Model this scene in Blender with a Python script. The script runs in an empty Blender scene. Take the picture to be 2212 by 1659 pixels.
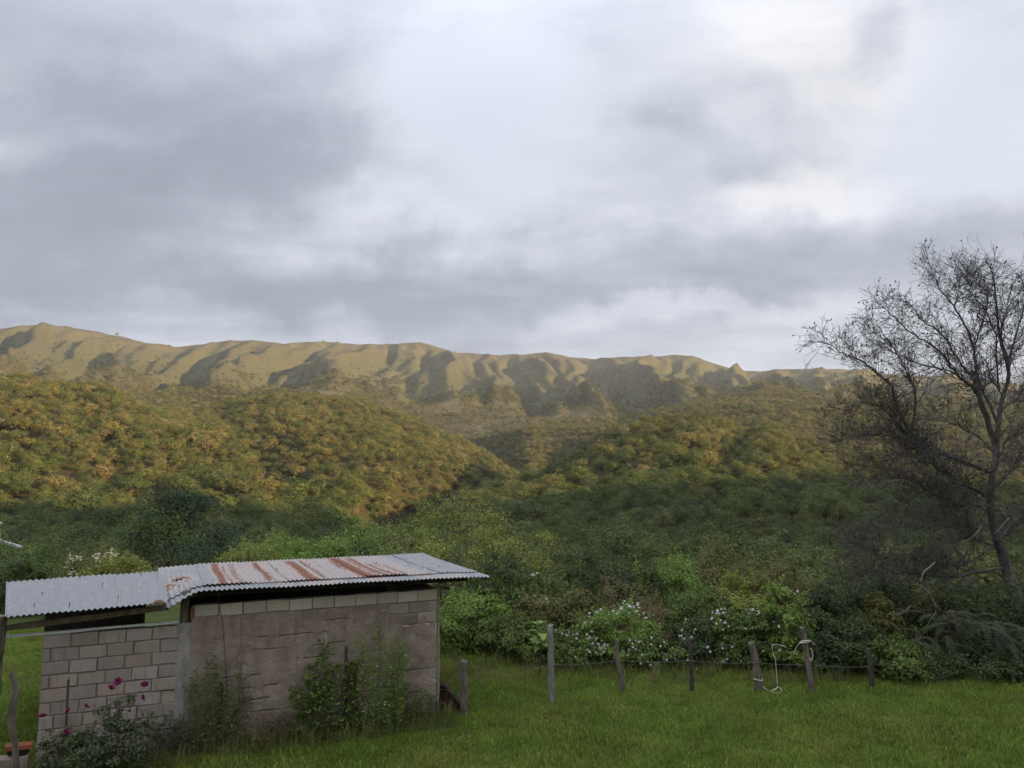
import bpy, math, random
import numpy as np
from mathutils import Vector, Matrix, noise

R = math.radians
SC = bpy.context.scene
COL = SC.collection
rng = np.random.default_rng(7)
random.seed(7)

# ------------------------------------------------------------------ camera
FPX, W, H = 773.0, 1024, 768           # focal length in pixels of the 1024 picture
PITCH = math.atan(80 / FPX)
CAM = np.array([0.0, 0.0, 4.7])
cd = bpy.data.cameras.new('camera'); cam = bpy.data.objects.new('camera', cd); COL.objects.link(cam)
cam.location = CAM; cam.rotation_euler = (math.pi / 2 + PITCH, 0, 0)
cd.sensor_width = 36; cd.lens = 36 * FPX / W; cd.clip_start = .1; cd.clip_end = 30000
SC.camera = cam
SC.view_settings.view_transform = 'Standard'; SC.view_settings.look = 'None'
SC.view_settings.exposure = 1.38; SC.view_settings.gamma = 1
SC.view_settings.use_curve_mapping = False
SC.cycles.max_bounces = 8; SC.cycles.diffuse_bounces = 5; SC.cycles.glossy_bounces = 2
SC.cycles.transmission_bounces = 4; SC.cycles.volume_bounces = 0; SC.cycles.transparent_max_bounces = 6
SC.cycles.use_denoising = True
try:
    SC.cycles.denoiser = 'OPENIMAGEDENOISE'; SC.cycles.denoising_input_passes = 'RGB_ALBEDO_NORMAL'; SC.cycles.denoising_prefilter = 'ACCURATE'
except Exception: pass
try:
    SC.cycles.use_adaptive_sampling = True; SC.cycles.adaptive_threshold = .008
except Exception: pass

def ray(px, py):                        # direction through a pixel of the 1024 picture
    x = (px - 512) / FPX; y = (384 - py) / FPX
    return np.array([x, math.cos(PITCH) - y * math.sin(PITCH), math.sin(PITCH) + y * math.cos(PITCH)])
D = 2.16015                             # the photograph was measured on a 2212 px wide copy
def rayd(x, y): return ray(x / D, y / D)
def ground_at(x, y, z=.15):
    r = rayd(x, y); return CAM + r * ((z - CAM[2]) / r[2])
def at_depth(x, y, Y):
    r = rayd(x, y); return CAM + r * (Y / r[1])

# ------------------------------------------------------------------ sun and sky
SUN_AZ, SUN_EL = 111.0, 13.0            # degrees clockwise from the view direction (+Y), and above the horizon
to_sun = Vector((math.sin(R(SUN_AZ)) * math.cos(R(SUN_EL)), math.cos(R(SUN_AZ)) * math.cos(R(SUN_EL)), math.sin(R(SUN_EL))))
sd = bpy.data.lights.new('sun', 'SUN'); sun = bpy.data.objects.new('sun', sd); COL.objects.link(sun)
sun.rotation_euler = to_sun.to_track_quat('Z', 'Y').to_euler(); sun.location = (60, -20, 60)
sd.energy = 4.6; sd.angle = R(.6); sd.color = (1, .71, .37)

world = bpy.data.worlds.new('World'); SC.world = world; world.use_nodes = True
wt = world.node_tree; wt.nodes.clear()
class NT:
    """small helper for node trees"""
    def __init__(s, t): s.t = t
    def n(s, typ, **kw):
        nd = s.t.nodes.new(typ)
        for k, v in kw.items(): setattr(nd, k, v)
        return nd
    def link(s, a, b): s.t.links.new(a, b)
    def val(s, sock, v):
        if hasattr(v, 'is_output') or isinstance(v, bpy.types.NodeSocket): s.link(v, sock)
        else: sock.default_value = v
    def math(s, op, a, b=0.0, c=None, clamp=False):
        nd = s.n('ShaderNodeMath', operation=op, use_clamp=clamp)
        s.val(nd.inputs[0], a); s.val(nd.inputs[1], b)
        if c is not None: s.val(nd.inputs[2], c)
        return nd.outputs[0]
    def vmath(s, op, a, b=(0, 0, 0), out=0):
        nd = s.n('ShaderNodeVectorMath', operation=op)
        s.val(nd.inputs[0], a); s.val(nd.inputs[1], b)
        return nd.outputs[out]
    def vscale(s, a, f):
        nd = s.n('ShaderNodeVectorMath', operation='SCALE'); s.val(nd.inputs[0], a); s.val(nd.inputs[3], f); return nd.outputs[0]
    def noise(s, vec, scale, detail=4, rough=.55, dist=0.0, out=0):
        nd = s.n('ShaderNodeTexNoise'); s.val(nd.inputs['Vector'], vec)
        nd.inputs['Scale'].default_value = scale; nd.inputs['Detail'].default_value = detail
        nd.inputs['Roughness'].default_value = rough; nd.inputs['Distortion'].default_value = dist
        return nd.outputs[out]
    def mix(s, f, a, b, blend='MIX'):
        nd = s.n('ShaderNodeMix', data_type='RGBA', blend_type=blend)
        s.val(nd.inputs[0], f); s.val(nd.inputs[6], a if not isinstance(a, tuple) else (*a, 1)[:4]); s.val(nd.inputs[7], b if not isinstance(b, tuple) else (*b, 1)[:4])
        return nd.outputs[2]
    def ramp(s, f, stops, interp='LINEAR'):
        nd = s.n('ShaderNodeValToRGB'); s.val(nd.inputs[0], f); e = nd.color_ramp; e.interpolation = interp
        while len(e.elements) < len(stops): e.elements.new(.5)
        for el, (p, c) in zip(e.elements, stops): el.position = p; el.color = (*c, 1) if len(c) == 3 else c
        return nd.outputs[0]
    def smooth(s, v, a, b, lo=0.0, hi=1.0):
        nd = s.n('ShaderNodeMapRange', interpolation_type='SMOOTHSTEP'); s.val(nd.inputs[0], v)
        nd.inputs[1].default_value = a; nd.inputs[2].default_value = b; nd.inputs[3].default_value = lo; nd.inputs[4].default_value = hi
        return nd.outputs[0]

def build_sky():
    t = NT(wt)
    out = t.n('ShaderNodeOutputWorld'); bg = t.n('ShaderNodeBackground'); bg.inputs[1].default_value = .1
    t.link(bg.outputs[0], out.inputs[0])
    nish = t.n('ShaderNodeTexSky', sky_type='NISHITA'); nish.sun_disc = False
    nish.sun_elevation = R(SUN_EL); nish.sun_rotation = R(SUN_AZ); nish.altitude = 900
    d = t.n('ShaderNodeTexCoord').outputs['Generated']
    d = t.vmath('NORMALIZE', d)
    sep = t.n('ShaderNodeSeparateXYZ'); t.link(d, sep.inputs[0])
    zz = t.math('MAXIMUM', sep.outputs[2], 0.0)
    # the cloud deck: directions laid onto a flat layer overhead, so that it streams out to the horizon
    inv = t.math('DIVIDE', 1.0, t.math('ADD', zz, .16))
    lay = t.vmath('MULTIPLY', t.vscale(d, inv), (1, 1, 0))
    warp = t.vscale(t.vmath('SUBTRACT', t.noise(lay, 1.1, 4, .5, out=1), (.5, .5, .5)), .55)
    lw = t.vmath('ADD', lay, warp)
    n1 = t.noise(t.vmath('MULTIPLY', lw, (.75, 1.0, 1)), .95, 9, .58)
    n2 = t.noise(t.vmath('ADD', t.vmath('MULTIPLY', lw, (.8, 1.3, 1)), (7.3, 2.1, 0)), 2.6, 9, .62)
    dens = t.math('ADD', t.math('MULTIPLY', n1, .62), t.math('MULTIPLY', n2, .38))      # about .3 .. .7
    # masses of cloud and gaps as seen, each a soft lobe about a direction, edges torn by noise
    wd = t.vscale(t.vmath('SUBTRACT', t.noise(d, 3.2, 9, .62, out=1), (.5, .5, .5)), .28)
    dw = t.vmath('ADD', d, wd)
    def lobe(x, y, rx, ry, rot=0.0, inner=.12):
        g = rayd(x, y); g = g / np.linalg.norm(g)
        az = math.atan2(g[0], g[1])
        q = t.vmath('SUBTRACT', dw, tuple(g))
        ro = t.n('ShaderNodeVectorRotate', rotation_type='Z_AXIS'); ro.inputs['Angle'].default_value = az
        t.link(q, ro.inputs['Vector'])
        q = ro.outputs[0]
        if rot:
            r2 = t.n('ShaderNodeVectorRotate', rotation_type='Y_AXIS'); r2.inputs['Angle'].default_value = R(rot); t.link(q, r2.inputs['Vector']); q = r2.outputs[0]
        k = D * FPX
        q = t.vmath('MULTIPLY', q, (k / rx, k / rx, k / ry))
        L = t.vmath('LENGTH', q, out=1)
        return t.smooth(L, 1.0, inner)
    dark = None
    for (x, y, rx, ry, rot, a, *inn) in SKY_DARK:
        v = t.math('MULTIPLY', lobe(x, y, rx, ry, rot, *inn), a)
        dark = v if dark is None else t.math('ADD', dark, v)
    lite = None
    for (x, y, rx, ry, rot, a) in SKY_LIGHT:
        v = t.math('MULTIPLY', lobe(x, y, rx, ry, rot), a)
        lite = v if lite is None else t.math('ADD', lite, v)
    dens = t.math('SUBTRACT', t.math('ADD', dens, dark), lite)
    cloud = t.ramp(dens, [(.14, (7.7, 7.9, 8.45)), (.32, (6.3, 6.65, 7.5)), (.46, (5.05, 5.42, 6.2)), (.58, (3.95, 4.35, 5.1)), (.72, (3.05, 3.45, 4.15)), (.92, (2.4, 2.78, 3.4))])
    # a break in the deck where pale blue shows
    blue = None
    for (x, y, rx, ry, rot, a) in SKY_BLUE:
        v = t.math('MULTIPLY', lobe(x, y, rx, ry, rot), a)
        blue = v if blue is None else t.math('MAXIMUM', blue, v)
    blue = t.math('MULTIPLY', blue, t.smooth(dens, .62, .35))
    gap = t.mix(.12, (6.15, 6.65, 7.6), nish.outputs[0])
    colr = t.mix(blue, cloud, gap)
    # the veiled sun behind the cloud
    glow = None
    for (x, y, rx, ry, rot, a) in SKY_GLOW:
        v = t.math('MULTIPLY', lobe(x, y, rx, ry, rot), a)
        glow = v if glow is None else t.math('ADD', glow, v)
    glow = t.math('MULTIPLY', glow, t.smooth(dens, .66, .26))
    colr = t.mix(glow, colr, (7.9, 7.6, 7.4))
    # overcast zenith brightening, raised further above the frame to light the yard
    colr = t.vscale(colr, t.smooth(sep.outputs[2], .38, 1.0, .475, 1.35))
    # below the horizon: dim ground tone
    low = t.smooth(sep.outputs[2], -.02, -.12)
    colr = t.mix(low, colr, (1.2, 1.25, 1.1))
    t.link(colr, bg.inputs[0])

# x, y, radii in px of the 2212 copy, tilt, weight
SKY_DARK = [(330, 190, 660, 330, 14, .09, .66), (240, 250, 520, 200, 10, .05), (330, 370, 560, 150, 12, .22), (120, 590, 700, 170, 0, .22), (840, 640, 620, 120, 0, .24), (1450, 590, 560, 110, -6, .16),
            (1950, 600, 600, 150, 0, .13), (1590, 330, 320, 70, -22, .12), (1650, 210, 200, 55, -40, .06), (1830, 70, 110, 80, 60, .12), (300, 170, 420, 80, 8, .10), (2150, 480, 260, 160, 0, .08)]
SKY_LIGHT = [(1080, 260, 420, 330, 0, .20), (1560, 100, 420, 300, 0, .08), (2080, 230, 330, 330, 0, .17), (640, 60, 300, 60, 0, .06),
             (520, 690, 600, 35, 0, .06), (1550, 690, 520, 50, -4, .12), (1690, 420, 260, 80, -10, .14), (880, 470, 280, 60, 0, .12), (60, 250, 120, 60, 0, .06)]
SKY_BLUE = [(1060, 230, 400, 300, 20, 1.0), (2120, 220, 240, 330, 0, .85), (1300, 560, 10, 10, 0, 0.0)]
SKY_GLOW = [(1690, 30, 300, 200, 0, .8), (1690, 410, 270, 80, -10, .6), (1770, 220, 150, 170, 0, .4)]
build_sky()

# ------------------------------------------------------------------ mesh helpers
def mesh_np(name, verts, faces, mats=(), smooth=False, attrs=None, mat_idx=None):
    """verts (N,3); faces: (M,k) array or list of arrays with differing k"""
    me = bpy.data.meshes.new(name)
    verts = np.asarray(verts, np.float32)
    groups = [np.asarray(f, np.int32) for f in (faces if isinstance(faces, list) else [faces]) if len(f)]
    me.vertices.add(len(verts)); me.vertices.foreach_set('co', verts.ravel())
    loops = np.concatenate([g.ravel() for g in groups]); tot = np.concatenate([np.full(len(g), g.shape[1], np.int32) for g in groups])
    start = np.concatenate([[0], np.cumsum(tot)[:-1]]).astype(np.int32)
    me.loops.add(len(loops)); me.loops.foreach_set('vertex_index', loops)
    me.polygons.add(len(tot)); me.polygons.foreach_set('loop_start', start); me.polygons.foreach_set('loop_total', tot)
    me.polygons.foreach_set('use_smooth', np.full(len(tot), smooth))
    for m in mats: me.materials.append(m)
    if mat_idx is not None: me.polygons.foreach_set('material_index', np.asarray(mat_idx, np.int32))
    for k, (dom, data) in (attrs or {}).items():
        data = np.asarray(data, np.float32)
        if data.ndim == 2: a = me.attributes.new(k, 'FLOAT_VECTOR', dom); a.data.foreach_set('vector', data.ravel())
        else: a = me.attributes.new(k, 'FLOAT', dom); a.data.foreach_set('value', data)
    me.update(calc_edges=True)
    return me
def add(name, me, parent=None, loc=(0, 0, 0), rot=(0, 0, 0), scale=1.0):
    o = bpy.data.objects.new(name, me); COL.objects.link(o)
    o.location = tuple(loc); o.rotation_euler = tuple(rot); o.scale = (scale,) * 3 if np.isscalar(scale) else tuple(scale)
    if parent: o.parent = parent
    return o
def tag(o, label=None, cat=None, group=None, kind=None):
    for k, v in (('label', label), ('category', cat), ('group', group), ('kind', kind)):
        if v: o[k] = v
    return o
def thing(name, label, cat, loc=(0, 0, 0), rz=0.0, group=None):
    o = bpy.data.objects.new(name, None); COL.objects.link(o); o.empty_display_size = .2
    o.location = tuple(loc); o.rotation_euler = (0, 0, rz)
    return tag(o, label, cat, group)
def copy_tree(o, parent=None):
    c = o.copy(); COL.objects.link(c); c.parent = parent
    for ch in list(o.children): copy_tree(ch, c)
    return c
def join(parts):
    """parts: list of (verts, faces(M,k)); returns verts, [faces]"""
    V, F, off = [], {}, 0
    for v, f in parts:
        for g in (f if isinstance(f, list) else [f]):
            g = np.asarray(g)
            if len(g): F.setdefault(g.shape[1], []).append(g + off)
        V.append(np.asarray(v, float)); off += len(v)
    return np.concatenate(V), [np.concatenate(F[k]) for k in F]
def box(x0, x1, y0, y1, z0, z1):
    v = np.array([(x, y, z) for z in (z0, z1) for y in (y0, y1) for x in (x0, x1)], float)
    f = np.array([(0, 2, 3, 1), (4, 5, 7, 6), (0, 1, 5, 4), (2, 6, 7, 3), (0, 4, 6, 2), (1, 3, 7, 5)])
    return v, f
def tube(pts, rad, sides=6, cap=True):
    pts = np.asarray(pts, float); n = len(pts); rad = np.broadcast_to(np.asarray(rad, float), (n,))
    tan = np.gradient(pts, axis=0); tan /= np.linalg.norm(tan, axis=1)[:, None] + 1e-9
    ref = np.array([0, 0, 1.0]) if abs(tan[0, 2]) < .9 else np.array([1.0, 0, 0])
    a = np.cross(tan, ref); a /= np.linalg.norm(a, axis=1)[:, None] + 1e-9
    b = np.cross(tan, a)
    th = np.arange(sides) * 2 * math.pi / sides
    v = pts[:, None] + rad[:, None, None] * (np.cos(th)[None, :, None] * a[:, None] + np.sin(th)[None, :, None] * b[:, None])
    v = v.reshape(-1, 3)
    i = np.arange(n - 1)[:, None] * sides; j = np.arange(sides)[None]; k = (j + 1) % sides
    f = np.stack([i + j, i + k, i + sides + k, i + sides + j], -1).reshape(-1, 4)
    if cap and sides == 4: f = np.concatenate([f, [[3, 2, 1, 0]], [[(n - 1) * 4 + q for q in range(4)]]]); return v, f
    if cap:
        v = np.concatenate([v, pts[:1], pts[-1:]]); c0, c1 = len(v) - 2, len(v) - 1
        jj = np.arange(sides); kk = (jj + 1) % sides
        t3 = np.concatenate([np.stack([kk, jj, np.full(sides, c0)], 1), np.stack([(n - 1) * sides + jj, (n - 1) * sides + kk, np.full(sides, c1)], 1)])
        return v, [f, t3]
    return v, f
def unit(a): return a / (np.linalg.norm(a, axis=-1, keepdims=True) + 1e-9)
def fbm(x, y, seed=0.0, octv=4, lac=2.0, gain=.5):
    """cheap smooth value noise, vectorised, roughly -1..1"""
    out = np.zeros_like(x, dtype=float); amp = 1.0; tot = 0.0
    for o in range(octv):
        xi = np.floor(x); yi = np.floor(y); fx = x - xi; fy = y - yi
        fx = fx * fx * fx * (fx * (fx * 6 - 15) + 10); fy = fy * fy * fy * (fy * (fy * 6 - 15) + 10)
        def h(a, b):
            s = np.sin(a * 127.1 + b * 311.7 + seed * 74.7 + o * 19.19) * 43758.5453
            return s - np.floor(s)
        v = (h(xi, yi) * (1 - fx) + h(xi + 1, yi) * fx) * (1 - fy) + (h(xi, yi + 1) * (1 - fx) + h(xi + 1, yi + 1) * fx) * fy
        out += amp * (v * 2 - 1); tot += amp; amp *= gain; x = x * lac + 17.3; y = y * lac - 9.1
    return out / tot
def sstep(v, a, b):
    t = np.clip((v - a) / (b - a), 0, 1); return t * t * (3 - 2 * t)

# ------------------------------------------------------------------ materials
def mat(name):
    m = bpy.data.materials.new(name); m.use_nodes = True; m.node_tree.nodes.clear()
    t = NT(m.node_tree); out = t.n('ShaderNodeOutputMaterial')
    return m, t, out
def principled(t, out, color, rough=.8, spec=.3, normal=None, metal=0.0):
    p = t.n('ShaderNodeBsdfPrincipled'); t.val(p.inputs['Base Color'], color if not isinstance(color, tuple) else (*color, 1)[:4])
    t.val(p.inputs['Roughness'], rough); t.val(p.inputs['Specular IOR Level'], spec); t.val(p.inputs['Metallic'], metal)
    if normal is not None: t.link(normal, p.inputs['Normal'])
    t.link(p.outputs[0], out.inputs[0]); return p
def bump(t, h, strength=.5, dist=.02):
    b = t.n('ShaderNodeBump'); b.inputs['Strength'].default_value = strength; b.inputs['Distance'].default_value = dist; t.val(b.inputs['Height'], h); return b.outputs[0]
def leaf_mat(name, stops, trans=.35, rnd=None, gloss=.25):
    """leaf colours picked by the leaf's own value v; rnd: per-plant tints"""
    m, t, out = mat(name)
    a = t.n('ShaderNodeAttribute', attribute_name='v')
    c = t.ramp(a.outputs['Fac'], stops)
    if rnd:
        oi = t.n('ShaderNodeObjectInfo')
        c = t.mix(.7, c, t.ramp(oi.outputs['Random'], rnd, 'CONSTANT'))
        hv = t.n('ShaderNodeHueSaturation'); t.link(c, hv.inputs['Color'])
        t.link(t.smooth(a.outputs['Fac'], 0, 1, .65, 1.35), hv.inputs['Value']); c = hv.outputs[0]
    p = t.n('ShaderNodeBsdfPrincipled'); t.link(c, p.inputs['Base Color']); p.inputs['Roughness'].default_value = .55; p.inputs['Specular IOR Level'].default_value = gloss
    tr = t.n('ShaderNodeBsdfTranslucent'); t.link(c, tr.inputs[0])
    mx = t.n('ShaderNodeMixShader'); mx.inputs[0].default_value = trans
    t.link(p.outputs[0], mx.inputs[1]); t.link(tr.outputs[0], mx.inputs[2]); t.link(mx.outputs[0], out.inputs[0])
    return m
def bark_mat(name, c0, c1, scale=14):
    m, t, out = mat(name)
    co = t.n('ShaderNodeTexCoord').outputs['Object']
    n = t.noise(t.vmath('MULTIPLY', co, (1, 1, .25)), scale, 5, .65)
    principled(t, out, t.ramp(n, [(.3, c0), (.68, c1)]), .9, .1, bump(t, n, .6, .02))
    return m

# leaves as folded rhombs -------------------------------------------------
def leaf_quads(C, axis, nrm, L, Wd, fold=.12):
    axis = unit(axis); side = unit(np.cross(axis, nrm)); nn = np.cross(side, axis)
    L = np.asarray(L)[:, None]; Wd = np.asarray(Wd)[:, None]
    b = C; l = C + axis * L * .45 + side * Wd * .5 + nn * Wd * fold; tip = C + axis * L - nn * L * .08; r = C + axis * L * .45 - side * Wd * .5 + nn * Wd * fold
    v = np.stack([b, l, tip, r], 1).reshape(-1, 3)
    return v, np.arange(len(C) * 4).reshape(-1, 4)
def rand_dir(g, n):
    return unit(g.normal(size=(n, 3)))
def crown_points(g, radii, clumps, per, clump_r=.28, lump=.25, zmin=-.35, core=.45):
    """leaf centres grouped in clumps through a lumpy ellipsoid; returns centres, outward normals, values, clump centres"""
    radii = np.asarray(radii, float)
    d = rand_dir(g, clumps * 3); d = d[d[:, 2] > zmin][:clumps]
    rr = core + (1 - core) * g.random(len(d)) ** .55
    k = 1 + lump * fbm(d[:, 0] * 2.1 + 5, d[:, 1] * 2.1 + d[:, 2] * 1.7, g.random() * 40, 3) * 1.6
    cc = d * (rr * k)[:, None] * radii
    cv = g.random(len(cc))
    cr = clump_r * (.6 + .8 * g.random(len(cc)))
    idx = np.repeat(np.arange(len(cc)), per)
    o = g.normal(size=(len(idx), 3)) * .5
    o[:, 2] *= .62
    P = cc[idx] + o * cr[idx][:, None] * radii.mean()
    nrm = unit(unit(o + 1e-6) * .45 + unit(P / radii) * .35 + np.array([0, 0, .55]) + g.normal(size=P.shape) * .38)
    v = np.clip(.5 * cv[idx] + .5 * g.random(len(idx)), 0, 1)
    return P, nrm, v, cc
# ------------------------------------------------------------------ terrain
def xth(X, Y=930):
    r = rayd(X, Y); return math.degrees(math.atan2(r[0], r[1]))
def zpx(X, Y, r):                       # height of the point seen at (X, Y) at horizontal distance r
    q = rayd(X, Y); return CAM[2] + r * q[2] / math.hypot(q[0], q[1])
XS = np.array([-700, -300, 0, 70, 150, 220, 290, 350, 400, 450, 500, 560, 620, 700, 800, 860, 940, 1000, 1060, 1110, 1150, 1200, 1250, 1350, 1420, 1500, 1570, 1640, 1700, 1780, 1850, 1950, 2050, 2212, 2500, 2900])
TH = np.array([xth(x) for x in XS])
def curve(pts): return np.interp(XS, [p[0] for p in pts], [p[1] for p in pts])
# the near hills: left hill, the ravine, the hill on the right
r5 = curve([(-700, 560), (290, 520), (350, 560), (450, 760), (560, 820), (860, 800), (940, 740), (1060, 640), (1150, 540), (1250, 470), (1500, 440), (1700, 430), (1950, 420), (2900, 420)])
y5 = curve([(-700, 830), (-300, 815), (0, 803), (80, 800), (150, 803), (220, 822), (290, 852), (350, 872), (400, 880), (450, 866), (500, 860), (620, 852), (700, 856), (800, 870), (860, 892), (940, 925), (1000, 948), (1060, 974), (1110, 992), (1150, 1002), (1200, 988), (1250, 968), (1350, 926), (1420, 906), (1500, 896), (1570, 897), (1640, 912), (1700, 938), (1780, 968), (1850, 990), (1950, 1012), (2212, 1030), (2900, 1040)])
y4 = curve([(-700, 1085), (0, 1085), (500, 1082), (800, 1095), (1000, 1075), (1150, 1062), (1300, 1040), (1500, 1040), (1700, 1055), (1900, 1080), (2900, 1090)])
y7 = curve([(-700, 850), (0, 830), (300, 852), (400, 850), (500, 846), (700, 856), (850, 868), (1000, 884), (1150, 906), (1250, 902), (1350, 900), (1420, 884), (1500, 866), (1600, 858), (1700, 850), (1850, 858), (2212, 868), (2900, 880)])
y6f = curve([(-700, 0), (1060, 0), (1150, 1), (1210, .5), (1280, 0), (2900, 0)])
SKY = [(-700, 730), (-300, 715), (0, 705), (70, 698), (130, 702), (200, 715), (250, 725), (320, 743), (370, 748), (430, 742), (490, 732), (560, 735), (610, 740), (690, 736), (760, 742), (820, 743), (880, 740), (905, 738), (940, 748), (980, 760), (1060, 765), (1130, 765), (1180, 760), (1230, 770), (1290, 775), (1350, 770), (1420, 770), (1460, 765), (1500, 768), (1550, 785), (1590, 797), (1650, 803), (1700, 797), (1760, 795), (1830, 797), (1900, 805), (2000, 812), (2100, 820), (2212, 830), (2900, 850)]
ths = np.concatenate([np.linspace(-43, 43, 600), np.linspace(46, 314, 68)])
th_s = np.where(ths > 180, ths - 360, ths)
rs = np.concatenate([np.geomspace(16, 60, 22, endpoint=False), np.geomspace(60, 300, 80, endpoint=False), np.geomspace(300, 1000, 110, endpoint=False), np.linspace(1000, 1500, 45, endpoint=False), np.linspace(1500, 3150, 170, endpoint=False), np.geomspace(3150, 12000, 16)])
def col(a): return np.interp(np.clip(th_s, TH[0], TH[-1]), TH, a)
def zc(Yc, rc):
    Xc = np.interp(np.clip(th_s, TH[0], TH[-1]), TH, XS); return np.array([zpx(x, y, r) for x, y, r in zip(Xc, Yc, rc)])
one = np.ones_like(ths)
R5, Y5, Y4, Y7 = col(r5), col(y5), col(y4), col(y7)
Xc = np.interp(np.clip(th_s, TH[0], TH[-1]), TH, XS)
Ysky = np.interp(Xc, [p[0] for p in SKY], [p[1] for p in SKY])
R9 = np.interp(Xc, [0, 700, 1500, 2212], [2250, 2500, 2850, 3050]) + 90 * np.sin(Xc / 140.) + 50 * np.sin(Xc / 61. + 1)
CAN = 4.0                               # canopy height over the ground
z5 = zc(Y5, R5) - CAN; z4 = zc(Y4, 262 * one) - CAN; z7 = zc(Y7, 1180 * one) - 3
dip = col(y6f)
z6 = np.where(dip > .02, z5 + (z7 - z5) * .25 * dip + (1 - dip) * -22, z5 - 22)
z9 = zc(Ysky, R9)
kr = np.stack([16 * one, 26 * one, 50 * one, 100 * one, 180 * one, 262 * one, R5, R5 * 1.28, 1180 * one, 1180 + .3 * (R9 - 1180), 1180 + .6 * (R9 - 1180), R9, R9 * 1.25, 12000 * one])
kz = np.stack([.02 * one, -.25 * one, -6.2 * one, -12.5 * one, -16.5 * one, z4, z5, z6, z7, z7 + .24 * (z9 - z7), z7 + .53 * (z9 - z7), z9, z9 - 160, 60 * one])
GR, GT = np.meshgrid(rs, ths, indexing='ij')
Z = np.stack([np.interp(np.log(rs), np.log(kr[:, j]), kz[:, j]) for j in range(len(ths))], 1)
for _ in range(5):                      # round the kinks off along r
    Z[1:-1] = .25 * Z[:-2] + .5 * Z[1:-1] + .25 * Z[2:]
GX = GR * np.sin(np.radians(GT)); GY = GR * np.cos(np.radians(GT))
XG = Xc[None] + 0 * GR
# gullies: between the two left hills, and the shaded ravine in the middle
def gully(pts, wid, depth):
    lr = np.log([p[0] for p in pts]); xx = [p[1] for p in pts]
    c = np.interp(np.log(GR), lr, xx); fade = sstep(GR, pts[0][0] * .8, pts[0][0] * 1.15) * (1 - sstep(GR, pts[-1][0] * .92, pts[-1][0] * 1.15))
    return -depth * fade * np.exp(-((XG - c) / wid) ** 2)
Z += gully([(270, 660), (380, 560), (560, 470), (800, 400)], 70, 6)
Z += gully([(200, 780), (280, 900), (400, 1060), (560, 1150), (800, 1210)], 75, 19)
Z += gully([(300, 1560), (430, 1600)], 40, 7) + gully([(300, 250), (500, 130)], 45, 5)
# spurs and creases of the near hills
near_w = sstep(GR, 180, 320) * (1 - sstep(GR, 950, 1200))
Z += near_w * (4.5 * fbm(GX / 85, GY / 85, 3, 3) + 1.8 * fbm(GX / 28, GY / 28, 5, 2))
foot_w = sstep(GR, 900, 1100) * (1 - sstep(GR, 1600, 1900))
Z += foot_w * (16 * fbm(GX / 190, GY / 190, 8, 4))
# the range: spurs running down from the crest, gullies between them
tf = np.clip((GR - 1120) / (R9[None] - 1120), 0, 1.2)
S = np.radians(GT) * 2500 + 60 * fbm(GX / 420, GY / 420, 11, 3)
shear = np.interp(XG, [-300, 300, 650, 1450, 1700, 2300], [210, 210, 180, -120, -100, 90]) + 40 * fbm(GX / 600, GY / 600, 21, 2)
def tri(p): return 1 - np.abs(2 * (p - np.floor(p)) - 1)
wv = 380 + 120 * fbm(GT / 9., 0 * GT, 31, 2)
sp1 = tri((S + shear * (1 - tf)) / 285 + .28 * fbm(GX / 500, GY / 500, 41, 2))
sp2 = tri((S + 1.1 * shear * (1 - tf)) / 124 + .3 * fbm(GX / 300, GY / 300, 43, 2))
sp3 = tri((S + 1.05 * shear * (1 - tf)) / 56 + .35 * fbm(GX / 160, GY / 160, 47, 2))
env = sstep(tf, 0, .24) * (1 - sstep(tf, .70, .97)) * (1 - .1 * tf)
crest = sstep(tf, .6, .8) * (1 - sstep(tf, .93, 1.0))
mtn = crest * (14 * (sp2 - .6) + 8 * (sp3 - .6)) + env * (52 * (sp1 - .6) + 32 * (sp2 - .55) + 13 * (sp3 - .5) + 5 * fbm(GX / 90, GY / 90, 51, 3))
Z += mtn
Z += (tf > .8) * 3.0 * fbm(GX / 45, GY / 45, 53, 3)
# hillside to the right, outside the picture, that keeps the low sun off the yard and the valley floor
sx = np.array([150, 152, 156, 160, 163, 168, 200, 240, 280]); sy = np.array([-400, -120, 60, 105, 130, 160, 243, 296, 345]); sh = np.array([82, 80, 75, 66, 57, 45, 17, 1, -18])
cx = np.interp(GY, sy, sx); ch = np.interp(GY, sy, sh)
ridge = np.where(GX < cx, ch - 2.0 * (cx - GX) , ch - .12 * (GX - cx)) + 5 * fbm(GX / 34, GY / 34, 61, 3)
ridge = np.where(GX < 60, -99, ridge)
Z = np.where((GX > 60) & (ridge > Z) & (GX < 900), ridge, Z)
back = (np.abs(th_s) > 100)[None] & (GR < 400)
Z = np.where(back, np.maximum(Z, -.4), Z)
gull = np.clip(1 - (sp1 * .6 + sp2 * .4), 0, 1) * env
nr, nt = GR.shape
def terr(x, y, arr=None):               # bilinear sample of the terrain at world x, y
    A = Z if arr is None else arr
    r = np.hypot(x, y); t = np.degrees(np.arctan2(x, y))
    fi = np.interp(np.log(r), np.log(rs), np.arange(nr)); fj = np.interp(t, ths[:600], np.arange(600.))
    i = np.clip(fi.astype(int), 0, nr - 2); j = np.clip(fj.astype(int), 0, 598); a = fi - i; b = fj - j
    return A[i, j] * (1 - a) * (1 - b) + A[i + 1, j] * a * (1 - b) + A[i, j + 1] * (1 - a) * b + A[i + 1, j + 1] * a * b
# how thick the woods are, 0..1
wood = np.where(GR < 1000, 1.0, np.clip(.95 - 2.6 * tf + .9 * fbm(GX / 210, GY / 210, 77, 3) + .75 * (gull - .4), 0, 1))
wood *= np.clip(.8 + .9 * fbm(GX / 120, GY / 120, 71, 3), .25, 1) ** np.where(GR < 900, .55, .8)
wood = np.clip(wood, 0, 1)

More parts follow.
